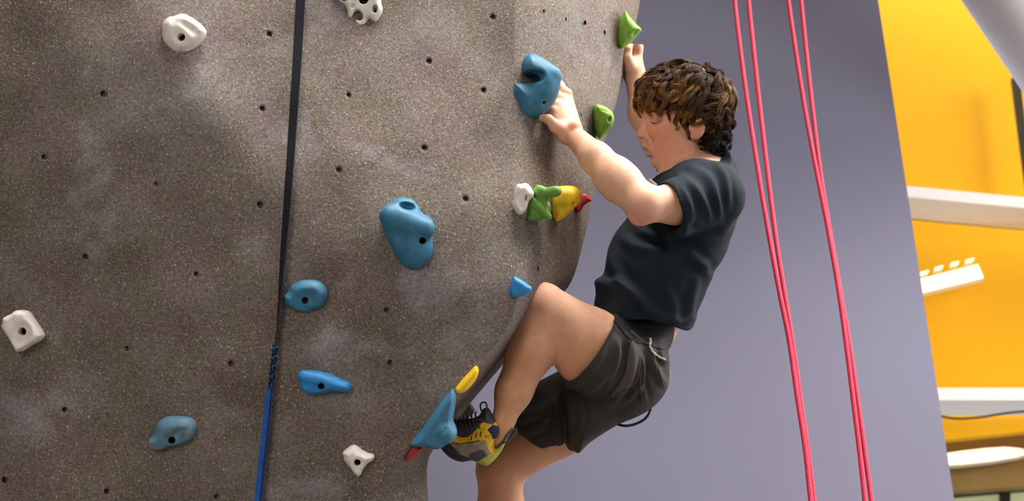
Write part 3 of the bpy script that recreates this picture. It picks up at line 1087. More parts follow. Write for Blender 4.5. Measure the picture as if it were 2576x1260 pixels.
# --- holds on the tower's right flank: their bases run back into the flank
# 9 big blue hook held by the near hand
dC = 3.66
h = Hold('climbing_hold', [(1313, 160), (1322, 145), (1334, 138), (1350, 141), (1368, 150), (1386, 164), (1400, 182), (1408, 205), (1407, 228), (1398, 252), (1386, 270), (1374, 285), (1356, 296), (1338, 303), (1320, 303),
                           (1304, 290), (1296, 265), (1292, 235), (1292, 207), (1300, 208), (1320, 211), (1316, 195), (1312, 178)], dC, 52, 40, 40, step=1.7)
h.scoop(1342, 196, 20, (30, 17, 48), 0, 12).scoop(1318, 204, 10, (28, 9, 70), 0, 6)
h.ridge((1340, 160, 10), (1388, 190, 16), 20, 22, 10).ridge((1388, 195, 16), (1370, 235, 24), 22, 24, 10).ridge((1370, 232, 24), (1312, 236, 14), 22, 22, 10)
h.groove((1366, 268, 60), (1368, 258, 30), 4, 3, 4)
h.done(M_blue, 'large blue hook-shaped hold gripped by the near hand', G_B)
# 10/11 green flank holds
d = sd(1566, 80) - 0.03
h = Hold('climbing_hold', [(1572, 27), (1584, 42), (1600, 60), (1612, 72), (1613, 79), (1606, 86), (1592, 102), (1575, 116), (1563, 121), (1556, 112), (1555, 90), (1558, 60), (1566, 38)], d, 30, 40, 22)
h.scoop(1597, 88, 26, (10, 5, 8), 40, 4)
h.done(M_greenlite, 'green pointed hold gripped by the far hand at the top', 'green climbing holds')
d = sd(1503, 305) - 0.03
h = Hold('climbing_hold', [(1494, 272), (1500, 263), (1512, 264), (1526, 270), (1540, 282), (1545, 298), (1540, 318), (1528, 332), (1514, 346), (1507, 349), (1499, 335), (1494, 312), (1493, 290)], d, 30, 40, 22)
h.groove((1496, 274, 34), (1538, 284, 26), 3, 3, 3).scoop(1532, 302, 28, (4, 7, 10), -20, 3)
h.done(M_greenlite, 'green half-round hold on the tower edge above the forearm', 'green climbing holds')
# 12 white flank hold
d = sd(1305, 505) - 0.03
h = Hold('climbing_hold', [(1291, 500), (1294, 480), (1300, 465), (1312, 462), (1325, 461), (1335, 470), (1343, 485), (1340, 496), (1330, 505), (1326, 520), (1318, 534), (1305, 541), (1294, 528), (1289, 515)], d, 30, 30, 16)
h.scoop(1316, 512, 34, (12, 26, 12), 14, 6).scoop(1323, 499, 24, (3, 9, 14), -4, 2)
h.done(M_white, 'small white hold at the left end of the row of four under the arm', G_W)
# 13 green pronged hold
d = sd(1350, 515) - 0.045
h = Hold('climbing_hold', [(1342, 478), (1351, 464), (1364, 470), (1374, 478), (1380, 500), (1386, 520), (1384, 540), (1370, 550), (1350, 555), (1330, 555), (1325, 545), (1326, 525), (1332, 505), (1345, 500), (1340, 490)], d, 18, 34, 16)
h.ridge((1368, 486, 10), (1398, 482, 22), 13, 14, 5).ridge((1345, 510, 14), (1380, 546, 22), 13, 9, 6).lump(1358, 482, 12, (16, 16, 14), 0, 6).scoop(1379, 506, 20, (4, 10, 18), 10, 3)
h.done(M_green, 'green branching hold second in the row of four under the arm', 'green climbing holds')
# 14 yellow dome
d = sd(1400, 515) - 0.05
h = Hold('climbing_hold', [(1397, 480), (1402, 470), (1420, 467), (1442, 468), (1456, 476), (1462, 490), (1460, 505), (1448, 520), (1428, 540), (1410, 553), (1399, 556), (1391, 540), (1390, 515), (1392, 495)], d, 34, 60, 26)
h.scoop(1441, 512, 30, (8, 3, 12), 42, 2)
h.done(M_yellow, 'yellow domed hold third in the row of four under the arm', 'yellow climbing holds')
# 15 red
d = sd(1458, 510) - 0.03
h = Hold('climbing_hold', [(1462, 488), (1472, 486), (1480, 492), (1486, 500), (1488, 505), (1478, 510), (1470, 516), (1462, 528), (1455, 535), (1448, 524), (1446, 518), (1455, 500)], d, 16, 40, 10)
h.done(M_red, 'small red hold at the right end of the row of four under the arm', 'red climbing holds')
# 16 small blue by the knee
d = sd(1300, 725) - 0.02
h = Hold('climbing_hold', [(1291, 697), (1295, 695), (1312, 704), (1328, 715), (1337, 722), (1337, 730), (1326, 740), (1312, 746), (1296, 749), (1284, 744), (1281, 732), (1284, 715)], d, 26, 30, 13, n=2.6)
h.groove((1316, 741, 34), (1336, 722, 26), 5, 4, 2)
h.done(M_bluevivid, 'small faceted bright blue hold touching the bent knee', G_B)
# 17 yellow lower
d = sd(1165, 962) - 0.005
h = Hold('climbing_hold', [(1145, 978), (1158, 960), (1178, 938), (1196, 920), (1203, 926), (1204, 938), (1196, 957), (1180, 976), (1166, 987), (1150, 989)], d, 20, 70, 15)
h.done(M_yellow, 'narrow yellow hold on the lower ridge above the shoe', 'yellow climbing holds')
# 18 blue foot hold
dF = sd(1085, 1052) - 0.02
h = Hold('climbing_hold', [(1126, 992), (1139, 978), (1147, 1000), (1143, 1035), (1140, 1058), (1146, 1072), (1144, 1092), (1130, 1110), (1105, 1128), (1070, 1124), (1034, 1117), (1058, 1084), (1083, 1048), (1106, 1014)], dF, 46, 60, 18, n=2.4)
h.lump(1124, 1086, 22, (26, 26, 34), 20, 10).groove((1104, 1106, 66), (1124, 1072, 56), 6, 4, 5)
h.done(M_blue, 'big blue hold under the toe of the climbing shoe', G_B)
# 19 red lower
d = sd(1022, 1140) + 0.02
h = Hold('climbing_hold', [(1016, 1150), (1024, 1130), (1034, 1118), (1050, 1120), (1064, 1126), (1056, 1138), (1040, 1152), (1024, 1160)], d, 18, 70, 12)
h.done(M_red, 'dark red hold tucked below the big blue foothold', 'red climbing holds')
# 20 dark olive on the far side
d = 3.80
h = Hold('climbing_hold', [(1140, 1040), (1150, 1018), (1172, 1014), (1186, 1018), (1194, 1030), (1188, 1044), (1170, 1054), (1150, 1056)], d, 20, 40, 14)
h.done(M_olive, 'dark olive hold in the shade behind the shoe laces', 'green climbing holds')

# ------------------------------------------------------------------ hanging strap and ropes
def ribbon(name, pts, widths, thick, m, parent):
    """flat webbing: pts camera-space (n,3), widths in metres, facing the viewer with a small turn"""
    pts = np.asarray(pts)
    n = len(pts)
    V = []
    for i, (p, (w, tw)) in enumerate(zip(pts, widths)):
        a = np.array((math.cos(tw), 0, math.sin(tw)))
        b = np.array((-math.sin(tw), 0, math.cos(tw)))
        for sx, sz in ((-1, -1), (1, -1), (1, 1), (-1, 1)):
            V.append(p + a * sx * w / 2 + b * sz * thick / 2)
    f = [(0, 1, 2, 3), tuple(4 * (n - 1) + k for k in (3, 2, 1, 0))]
    for i in range(n - 1):
        for k in range(4):
            k2 = (k + 1) % 4
            f.append((4 * i + k, 4 * i + 4 + k, 4 * i + 4 + k2, 4 * i + k2))
    return new_obj(name, to_world(np.array(V)), f, m, parent, smooth=False)


def strap_d(y):
    x = np.interp(y, [-300, 0, 600, 880, 1260], [781, 755, 713, 692, 651])
    return float(front_depth(x, y)) - 0.012


st = empty('hanging_strap', Wp(652, 1262, strap_d(1262)))
tag(st, 'black webbing strap with a blue lower half hanging down the wall', 'strap')
ys = np.linspace(-300, 880, 48)
sx = np.interp(ys, [-300, 0, 130, 400, 620, 760, 880], [781, 756, 749, 731, 714, 703, 692])
sw = np.interp(ys, [-300, 0, 300, 500, 650, 760, 840, 880], [25, 24, 22, 20, 16, 9, 4, 5])
ribbon('black_webbing', [P(x, y, strap_d(y)) for x, y in zip(sx, ys)], [(0.023, math.acos(min(1, w * strap_d(y) / F / 0.023))) for w, y in zip(sw, ys)], 0.0022, M_black, st)
# wrapped splice: a twisted cord
paths = []
for ph in (0, math.pi):
    pp = []
    for t in np.linspace(0, 1, 60):
        y = 870 + t * 106
        x = np.interp(y, [870, 980], [693, 681])
        c = P(x, y, strap_d(y) - 0.004)
        a = t * 9 * math.pi + ph
        pp.append(c + np.array((math.cos(a), 0, math.sin(a))) * 0.0040)
    paths.append(np.array(pp))
Vt, Qt = tube(paths, [0.0030, 0.0030], 8)
o = new_obj('twisted_cord', to_world(Vt), Qt, M_black, st)
Vt, Qt = tube([np.array([p + np.array((0.0035 * math.cos(i), 0, 0.003)) for i, p in enumerate(paths[0])])], [0.0013], 6)
o = new_obj('blue_thread', to_world(Vt), Qt, M_bluestrap, st)
ys = np.linspace(970, 1520, 24)
sx = np.interp(ys, [970, 1260, 1520], [680, 649, 621])
ribbon('blue_webbing', [P(x, y, strap_d(y) - 0.004) for x, y in zip(sx, ys)], [(w, 0.25) for w in np.interp(ys, [970, 1520], [0.0145, 0.019])], 0.003, M_bluestrap, st)
ribbon('blue_edge', [P(x + np.interp(y, [970, 1520], [5, 7]), y, strap_d(y) - 0.007) for x, y in zip(sx, ys)], [(0.0035, -0.3)] * 24, 0.003, M_navy, st)

ROPES = [
    ([(1838, -150), (1848, 0), (1875, 220), (1912, 460), (1936, 600), (1962, 740), (1986, 860), (2006, 1000), (2026, 1130), (2040, 1260), (2062, 1450)], 4.30, 'pink rope, outer left strand of the pair nearest the climber'),
    ([(1872, -150), (1883, 0), (1906, 220), (1934, 460), (1952, 600), (1974, 740), (1994, 860), (2013, 1000), (2032, 1130), (2048, 1260), (2070, 1450)], 4.34, 'pink rope, inner strand of the pair nearest the climber'),
    ([(1966, -150), (1983, 0), (2019, 240), (2052, 420), (2080, 560), (2108, 720), (2128, 860), (2147, 1010), (2163, 1140), (2176, 1260), (2196, 1450)], 4.52, 'pink rope, left strand of the pair beside the yellow glazing'),
    ([(2002, -150), (2015, 0), (2040, 240), (2062, 420), (2084, 560), (2112, 720), (2136, 860), (2158, 1010), (2176, 1140), (2192, 1260), (2216, 1450)], 4.55, 'pink rope, right strand of the pair beside the yellow glazing'),
]
for pts, d0, lab in ROPES:
    # the ropes hang plumb: same horizontal distance all the way, so depth grows with height
    yh = d0 * math.cos(PITCH)
    cp = spline([ray_y(x, y, yh) for x, y in pts], 90)
    top, bot = cp[0], cp[-1]
    cp = np.concatenate([[top + (top - cp[1]) * 30], cp, [bot + (bot - cp[-2]) * k for k in (12, 40)]])
    cp = cp[cp[:, 2] > 0.02]
    Vt, Qt = tube([cp], [0.0066], 12)
    tag(new_obj('climbing_rope', Vt, Qt, M_rope), lab, 'rope', 'pink top ropes')

# ------------------------------------------------------------------ the climber
def vnormals(V, Q):
    n = np.cross(V[Q[:, 2]] - V[Q[:, 0]], V[Q[:, 3]] - V[Q[:, 1]])
    out = np.zeros_like(V)
    for k in range(4):
        for c in range(3):
            out[:, c] += np.bincount(Q[:, k], weights=n[:, c], minlength=len(V))
    return out / (np.linalg.norm(out, axis=1)[:, None] + 1e-12)


def project(V):
    return np.stack([V[:, 0] / -V[:, 2] * F + 1288, 630 - V[:, 1] / -V[:, 2] * F], 1)


def crease(V, Q, lines, side=1):
    """press cloth folds into the near side: (points, height m, width px) polylines, tapering at both ends"""
    Nn = vnormals(V, Q)
    px = project(V)
    near = np.clip(Nn[:, 2] * side * 3 + 0.3, 0, 1)
    disp = np.zeros(len(V))
    for pts, amp, wid in lines:
        c = spline([(x, y, 0) for x, y in pts], 24)[:, :2]
        best = np.full(len(V), 1e9); par = np.zeros(len(V)); sgn = np.zeros(len(V))
        for i in range(len(c) - 1):
            e = c[i + 1] - c[i]
            w = px - c[i]
            t = np.clip((w @ e) / (e @ e + 1e-9), 0, 1)
            d = np.linalg.norm(w - t[:, None] * e, axis=1)
            m = d < best
            best[m] = d[m]; par[m] = ((i + t) / (len(c) - 1))[m]
            sgn[m] = np.sign(e[0] * w[:, 1] - e[1] * w[:, 0])[m]
        taper = np.sqrt(np.clip(np.sin(np.pi * np.clip(par, 0.02, 0.98)), 0, 1))
        x = best / wid
        prof = np.exp(-x * x) - 0.35 * np.exp(-((x - 1.9) / 0.8) ** 2)
        disp += amp * taper * prof
    return V + Nn * (disp * near)[:, None]


def overlay(name, V, Q, poly, lift, m, parent, side=1):
    """a cloth piece sewn on over V, Q inside the outline poly (pixels, near side)"""
    Nn = vnormals(V, Q)
    poly = refine(poly, 4)
    lo, hi = poly.min(0) - 8, poly.max(0) + 8
    px = project(V)
    sd_ = poly_sdf(px[:, 0], px[:, 1], poly).astype(float)
    box = (px[Q].mean(1) > lo).all(1) & (px[Q].mean(1) < hi).all(1) & (Nn[Q].mean(1)[:, 2] * side > 0.05)
    verts, vmap, tris = [], {}, []

    def vid(key, p, nn):
        if key not in vmap:
            vmap[key] = len(verts)
            verts.append((p, nn))
        return vmap[key]
    for q in Q[box].tolist():
        for t in ((q[0], q[1], q[2]), (q[0], q[2], q[3])):
            loop = []
            for a, b in ((t[0], t[1]), (t[1], t[2]), (t[2], t[0])):
                sa, sb = sd_[a], sd_[b]
                if sa < 0:
                    loop.append(vid(a, V[a], Nn[a]))
                if (sa < 0) != (sb < 0):
                    lo_, hi_ = min(a, b), max(a, b)
                    k = sd_[lo_] / (sd_[lo_] - sd_[hi_])
                    loop.append(vid((lo_, hi_), V[lo_] + (V[hi_] - V[lo_]) * k, Nn[lo_]))
            for k in range(1, len(loop) - 1):
                tris.append((loop[0], loop[k], loop[k + 1]))
    n = len(verts)
    top = [p + nn * lift for p, nn in verts]
    bot = [p - nn * 0.001 for p, nn in verts]
    edges = set()
    for a, b, c in tris:
        edges |= {(a, b), (b, c), (c, a)}
    rim = [(a, b) for a, b in edges if (b, a) not in edges]
    faces = tris + [(b, a, a + n, b + n) for a, b in rim]
    return new_obj(name, to_world(np.array(top + bot)), faces, m, parent)


def inpoly(pts, poly):
    x, y = pts[:, 0], pts[:, 1]
    c = np.zeros(len(pts), bool)
    for i in range(len(poly)):
        (x1, y1), (x2, y2) = poly[i], poly[i - 1]
        m = ((y1 > y) != (y2 > y)) & (x < (x2 - x1) * (y - y1) / ((y2 - y1) or 1e-9) + x1)
        c ^= m
    return c


D0 = 3.76
person = empty('person', Wp(1500, 1250, D0))
tag(person, 'climber in charcoal t-shirt and dark shorts gripping holds on the tower edge', 'person')


def R(px, d):
    return px * d / F


def build_body():
    s = D0 / F
    xa = lambda px: (px - 1288) / F * D0
    ya = lambda py: (630 - py) / F * D0
    xs = grid_axis([(xa(1085), xa(1330), 0.0045), (xa(1330), xa(1480), 0.0026), (xa(1480), xa(1570), 0.004), (xa(1570), xa(1790), 0.0022), (xa(1790), xa(1900), 0.006)])
    ys = grid_axis([(ya(1650), ya(1280), 0.008), (ya(1280), ya(560), 0.0045), (ya(560), ya(430), 0.0032), (ya(430), ya(60), 0.0022)])
    zs = grid_axis([(-4.32, -4.06, 0.0034), (-4.06, -3.86, 0.0045), (-3.86, -3.58, 0.0032), (-3.58, -3.34, 0.0045)])
    f = Field(xs, ys, zs)

    def C(a, b, ra, rb, k=25):
        f.cone(P(*a), P(*b), R(ra, a[2]), R(rb, b[2]), k * s)

    def E(c, r, ang=0, k=20, op='add'):
        f.ell(P(*c), [R(v, c[2]) for v in r], ang, k * s, op)

    # trunk (under the clothes)
    C((1745, 480, 3.76), (1690, 600, 3.76), 100, 100, 40)
    C((1690, 600, 3.76), (1625, 800, 3.76), 98, 78, 40)
    C((1625, 800, 3.76), (1585, 910, 3.76), 74, 76, 40)
    C((1790, 465, 3.64), (1760, 450, 3.90), 56, 56, 40)
    # neck
    C((1766, 335, 3.775), (1780, 430, 3.77), 45, 54, 20)
    # near arm
    C((1795, 490, 3.63), (1700, 512, 3.56), 58, 50, 30)
    C((1700, 512, 3.56), (1622, 515, 3.50), 49, 44, 22)
    C((1614, 522, 3.495), (1606, 548, 3.50), 36, 18, 22)
    C((1618, 510, 3.50), (1548, 446, 3.54), 45, 49, 22)
    C((1560, 458, 3.535), (1500, 398, 3.58), 49, 38, 26)
    C((1500, 398, 3.58), (1442, 340, 3.655), 38, 26, 22)
    # near hand: palm as a fan of metacarpals, four fingers round the hook, thumb below
    K = [(1424, 238, 3.735), (1410, 252, 3.715), (1397, 268, 3.70), (1387, 283, 3.685)]
    Wr = [(1444, 322, 3.675), (1438, 328, 3.668), (1430, 335, 3.662), (1424, 340, 3.656)]
    for kk, ww in zip(K, Wr):
        C(ww, kk, 20, 15, 14)
    C((1436, 326, 3.665), (1408, 276, 3.70), 24, 22, 12)
    fing = [[(1408, 214, 3.755), (1388, 204, 3.775), (1370, 206, 3.775)],
            [(1391, 228, 3.75), (1370, 222, 3.770), (1352, 226, 3.765)],
            [(1380, 248, 3.738), (1360, 244, 3.755), (1344, 250, 3.750)],
            [(1372, 268, 3.722), (1356, 266, 3.738), (1342, 272, 3.735)]]
    for kk, fg, r0 in zip(K, fing, (12.5, 12.5, 12, 10.5)):
        chain = [kk] + fg
        for i in range(3):
            C(chain[i], chain[i + 1], r0 - i * 1.2 + (1.5 if i == 0 else 0), r0 - (i + 1) * 1.2, 4)
    for kk in K:
        E((kk[0] + 3, kk[1] - 2, kk[2] - 0.006), (12, 12, 11), 0, 8)
    C((1424, 336, 3.655), (1398, 318, 3.640), 20, 17, 14)
    C((1398, 318, 3.640), (1380, 300, 3.630), 15, 12, 8)
    C((1380, 300, 3.630), (1364, 296, 3.64), 12, 9, 5)
    # wrist knob and tendons
    E((1446, 318, 3.64), (13, 13, 11), 0, 12)
    # far arm and hand
    C((1760, 450, 3.93), (1655, 350, 4.08), 52, 40, 25)
    C((1655, 350, 4.08), (1622, 285, 4.10), 42, 40, 22)
    C((1622, 285, 4.10), (1596, 185, 4.13), 38, 25, 22)
    C((1597, 190, 4.13), (1594, 165, 4.13), 26, 23, 14)
    K2 = [(1605, 98, 4.15), (1602, 108, 4.17), (1600, 116, 4.19), (1597, 124, 4.21)]
    for q, kk in enumerate(K2):
        C((1596, 172, 4.125 + 0.012 * q), kk, 18, 13, 12)
    E((1600, 118, 4.135), (17, 24, 18), 0, 10)
    for kk in K2:
        ch = [kk, (kk[0] - 8, kk[1] - 26, kk[2] - 0.004), (kk[0] - 24, kk[1] - 34, kk[2] - 0.006), (kk[0] - 36, kk[1] - 26, kk[2] - 0.006)]
        for i in range(3):
            C(ch[i], ch[i + 1], 12 - i * 1.2, 11 - i * 1.3, 4)
    C((1588, 172, 4.11), (1578, 148, 4.105), 17, 13, 10)
    C((1578, 148, 4.105), (1580, 124, 4.11), 12.5, 10, 6)
    C((1580, 124, 4.11), (1586, 108, 4.12), 10.5, 8, 4)
    # near leg
    C((1568, 915, 3.69), (1482, 872, 3.60), 72, 93, 22)
    C((1482, 872, 3.60), (1372, 770, 3.545), 93, 57, 30)
    E((1352, 758, 3.535), (44, 42, 40), 30, 24)
    C((1352, 782, 3.54), (1338, 875, 3.555), 54, 60, 22)
    C((1338, 875, 3.555), (1292, 985, 3.555), 60, 43, 26)
    C((1292, 985, 3.555), (1265, 1062, 3.54), 43, 28, 24)
    C((1265, 1062, 3.54), (1256, 1110, 3.535), 27, 17, 14)
    C((1240, 1108, 3.535), (1160, 1105, 3.52), 20, 18, 12)
    # far leg
    C((1565, 935, 3.85), (1410, 1058, 3.84), 70, 82, 24)
    C((1410, 1058, 3.84), (1268, 1166, 3.82), 83, 60, 30)
    E((1250, 1180, 3.81), (46, 48, 44), 0, 24)
    C((1258, 1190, 3.83), (1260, 1290, 3.86), 57, 56, 24)
    C((1260, 1290, 3.86), (1264, 1420, 3.88), 57, 44, 26)
    C((1264, 1420, 3.88), (1268, 1540, 3.90), 43, 27, 26)
    C((1268, 1540, 3.90), (1190, 1580, 3.90), 28, 20, 14)
    # head
    hd = 3.77
    E((1722, 258, hd), (106, 96, 77), 0, 20)
    E((1690, 335, hd), (64, 84, 62), 12, 24)
    C((1726, 372, hd - 0.035), (1672, 403, hd - 0.012), 24, 17, 26)
    C((1726, 372, hd + 0.035), (1672, 403, hd + 0.012), 24, 17, 26)
    E((1657, 403, hd), (21, 20, 23), 0, 12)
    E((1650, 372, hd), (22, 30, 30), 12, 14)
    E((1645, 274, hd), (29, 32, 46), 0, 20)
    # nose
    C((1636, 292, hd), (1619, 326, hd), 12.5, 11.5, 10)
    E((1615, 338, hd), (13.5, 12, 13), 0, 7)
    E((1629, 344, hd - 0.0115), (11, 9.5, 8), -10, 4)
    E((1629, 344, hd + 0.0115), (11, 9.5, 8), -10, 4)
    for sg in (-1, 1):
        C2 = [(1640, 336, hd + sg * 0.024), (1643, 347, hd + sg * 0.0255), (1645, 356, hd + sg * 0.027)]
        for a_, b_ in zip(C2[:-1], C2[1:]):
            f.cone(P(*a_), P(*b_), R(3.5, hd), R(3, hd), 7 * s, 'cut')
    E((1626, 353, hd - 0.007), (6, 3, 3.5), -10, 3, 'cut')
    E((1626, 353, hd + 0.007), (6, 3, 3.5), -10, 3, 'cut')
    # cheek bones, brow
    E((1662, 322, hd - 0.036), (26, 18, 16), 0, 22)
    E((1662, 322, hd + 0.036), (26, 18, 16), 0, 22)
    C((1626, 278, hd), (1648, 276, hd - 0.036), 9, 9, 14)
    C((1626, 278, hd), (1648, 276, hd + 0.036), 9, 9, 14)
    # eye hollows with closed lids
    for sg in (-1, 1):
        E((1648, 300, hd + sg * 0.050), (18, 9, 10), 0, 9, 'cut')
        E((1650, 300, hd + sg * 0.036), (14, 10.5, 11), 0, 3)
    # lips, a little parted
    C((1624, 368, hd), (1640, 376, hd - 0.019), 8, 4.5, 6)
    C((1624, 368, hd), (1640, 376, hd + 0.019), 8, 4.5, 6)
    C((1635, 388, hd), (1645, 385, hd - 0.017), 9.5, 5.5, 6)
    C((1635, 388, hd), (1645, 385, hd + 0.017), 9.5, 5.5, 6)
    f.cone(P(1612, 377.5, hd - 0.008), P(1644, 381, hd - 0.031), R(2.8, hd), R(1.6, hd), 2 * s, 'cut')
    f.cone(P(1612, 377.5, hd + 0.008), P(1644, 381, hd + 0.031), R(2.8, hd), R(1.6, hd), 2 * s, 'cut')
    E((1621, 378, hd), (10, 3.4, 15), -8, 2, 'cut')
    E((1636, 399, hd), (6, 2.6, 16), -20, 7, 'cut')
    # ears
    for sg in (-1, 1):
        E((1757, 322, hd + sg * 0.078), (18, 28, 10), -14, 6)
        E((1748, 341, hd + sg * 0.077), (12, 11, 7), 0, 5)
        E((1756, 320, hd + sg * 0.0895), (10, 16, 9), -14, 4, 'cut')
        E((1738, 322, hd + sg * 0.076), (6, 10, 6), 0, 5)
    V, Q = f.mesh()
    V = smooth_mesh(V, Q, 2, 0.45)
    o = new_obj('body', to_world(V), Q, M_skin, person)
    # natural colour changes of the skin, plus painted shade at eyes and mouth
    base = np.array((0.74, 0.425, 0.28))
    red = np.array((0.68, 0.27, 0.19))
    lip = np.array((0.38, 0.13, 0.10))
    tan = np.array((0.56, 0.275, 0.135))
    cols = np.tile(base, (len(V), 1))

    def blend(c, r, col, amt):
        nonlocal cols
        dd = np.linalg.norm(V - P(*c), axis=1) / r
        w = (amt * np.exp(-dd * dd))[:, None]
        cols = cols * (1 - w) + col * w
    leg = np.clip((V[:, 1] - ya(700)) / (ya(900) - ya(700)), 0, 1)[:, None] * 0.75
    cols = cols * (1 - leg) + tan * leg
    for c in ((1608, 545, 3.47), (1424, 240, 3.72), (1446, 318, 3.64), (1340, 745, 3.50), (1600, 110, 4.11)):
        blend(c, 0.035, red, 0.5)
    for sg in (-1, 1):
        blend((1665, 345, hd + sg * 0.06), 0.05, red, 0.45)
        blend((1750, 338, hd + sg * 0.08), 0.025, red, 0.6)
        blend((1650, 303, hd + sg * 0.046), 0.016, lip, 0.42)  # shade of the eye hollows painted into the skin
        blend((1633, 373, hd + sg * 0.012), 0.0070, lip, 0.8)
        blend((1640, 389, hd + sg * 0.010), 0.009, lip, 0.8)
    blend((1612, 342, hd), 0.018, red, 0.5)
    blend((1623, 370, hd), 0.0085, lip, 0.85)
    blend((1635, 390, hd), 0.010, lip, 0.85)
    blend((1630, 379.5, hd + 0.012), 0.006, np.array((0.09, 0.03, 0.025)), 0.8)  # dark of the mouth gap painted into the skin as shade
    vcol(o, cols)
    return o, BVHTree.FromPolygons([Vector(p) for p in V], Q.tolist())


body, body_bvh = build_body()


# ---- t-shirt
def build_shirt():
    d = 3.76
    s = d / F
    xa = lambda px: (px - 1288) / F * d
    ya = lambda py: (630 - py) / F * d
    st = 0.0036
    f = Field(np.arange(xa(1470), xa(1890), st), np.arange(ya(850), ya(355), st), np.arange(-4.04, -3.44, st))
    top = [(1745, 409), (1775, 405), (1808, 400), (1816, 386), (1824, 375), (1838, 390), (1852, 425), (1860, 480), (1858, 530), (1846, 570), (1822, 640), (1792, 690), (1770, 745), (1752, 790)]
    front = [(1499, 742), (1497, 706), (1518, 690), (1526, 650), (1535, 612), (1556, 575), (1580, 545), (1615, 485), (1648, 445), (1690, 418)]
    body_out = refine(top + [(1740, 850), (1690, 960), (1580, 960), (1490, 860)] + front, 3)
    hem_out = refine(top + [(1740, 812), (1732, 822), (1715, 827), (1690, 818), (1650, 803), (1590, 797), (1530, 800), (1506, 778), (1489, 766)] + front, 3)
    f.pillow(pxpoly(body_out, d), -d, 118 * s, 166 * s, 166 * s, 2.3)
    # shoulders
    f.ell(P(1765, 470, 3.66), [R(82, d), R(66, d), R(70, d)], -25, 30 * s)
    f.ell(P(1755, 455, 3.87), [R(70, d), R(56, d), R(70, d)], -25, 30 * s)
    # near sleeve
    f.cone(P(1795, 495, 3.625), P(1680, 526, 3.545), R(80, 3.62), R(70, 3.55), 26 * s)
    f.ell(P(1704, 566, 3.565), [R(18, d), R(28, d), R(30, d)], 0, 22 * s)
    # far sleeve
    f.cone(P(1755, 450, 3.92), P(1700, 400, 4.0), R(60, 3.9), R(56, 4.0), 26 * s)
    # hem, cut square
    X, Y, Z = f.xs[:, None, None], f.ys[None, :, None], f.zs[None, None, :]
    hp = poly_sdf(f.xs[:, None], f.ys[None, :], pxpoly(hem_out, d))
    low = f.ys < ya(640)
    f.F[:, low] = np.maximum(f.F[:, low], hp[:, low][:, :, None])
    # hollow inside at the waist
    f.ell(P(1622, 840, 3.76), [R(104, d), R(120, d), R(150, d)], 0, 0.003, 'cut')
    # sleeve opening: trimmed along a slanting hem and hollowed round the arm
    hem = P(1684, 522, 3.545)
    nrm = np.array((-0.88, -0.30, 0.37)); nrm /= np.linalg.norm(nrm)
    dpl = (X - hem[0]) * nrm[0] + (Y - hem[1]) * nrm[1] + (Z - hem[2]) * nrm[2]
    near = (np.sqrt((X - hem[0]) ** 2 + (Y - hem[1]) ** 2 + (Z - hem[2]) ** 2) - 0.115)
    trim = np.maximum(near, -dpl)          # region beyond the hem plane
    trim = np.maximum(trim, -(Z + 3.625))  # only on the near side of the chest
    f.trim(trim)
    f.cone(P(1718, 512, 3.575), P(1640, 530, 3.52), R(58, 3.56), R(61, 3.5), 0.006, 'cut')
    # neck opening
    f.cone(P(1772, 405, 3.77), P(1758, 340, 3.775), R(52, d), R(60, d), 0.004, 'cut')
    V, Q = f.mesh()
    V, Q = largest(V, Q)
    V = smooth_mesh(V, Q, 5)
    V = crease(V, Q, [
        ([(1712, 575), (1750, 600), (1800, 600), (1835, 570)], 0.009, 12),
        ([(1704, 590), (1745, 645), (1775, 680), (1782, 705)], 0.008, 12),
        ([(1700, 440), (1745, 470), (1775, 520), (1790, 560)], 0.007, 10),
        ([(1740, 420), (1785, 450), (1805, 510), (1808, 560)], 0.007, 9),
        ([(1800, 410), (1825, 450), (1832, 520)], 0.006, 8),
        ([(1675, 445), (1720, 480), (1738, 540), (1720, 580)], 0.005, 9),
        ([(1500, 712), (1545, 712), (1590, 738), (1630, 780), (1690, 806)], 0.011, 13),
        ([(1535, 630), (1548, 680), (1585, 725), (1610, 745)], 0.008, 12),
        ([(1600, 575), (1650, 598), (1695, 585)], 0.007, 11),
        ([(1560, 590), (1600, 620), (1660, 630)], 0.006, 13),
        ([(1760, 690), (1740, 750), (1735, 810)], 0.007, 11),
        ([(1795, 650), (1760, 660), (1700, 640)], 0.006, 12),
        ([(1660, 700), (1690, 760), (1700, 815)], 0.005, 13),
        ([(1700, 812), (1725, 806), (1744, 794)], 0.006, 9),
        ([(1697, 470), (1712, 520), (1706, 588)], 0.003, 5)])
    o = new_obj('t_shirt', to_world(V), Q, M_shirt, person)
    # collar band
    ring = []
    for a in np.linspace(0, 2 * math.pi, 60):
        c = P(1776, 402, 3.77)
        u = np.array((1.0, 0.22, 0)) ; u /= np.linalg.norm(u)
        ring.append(c + u * math.cos(a) * R(54, d) + np.array((0, 0.10, 1.0)) * math.sin(a) * R(54, d))
    Vt, Qt = tube([np.array(ring)], [0.006], 8)
    new_obj('collar', to_world(Vt), Qt, M_shirt, o)
    # white print on the chest
    a, b = P(1634, 452, 3.66), P(1652, 466, 3.635)
    Vb, fb = box_between(a, b, 0.003, 0.0045, up=(0.4, 0.6, 0.5))
    new_obj('chest_print', to_world(Vb), fb, M_cream, o, smooth=False)
    return o


build_shirt()


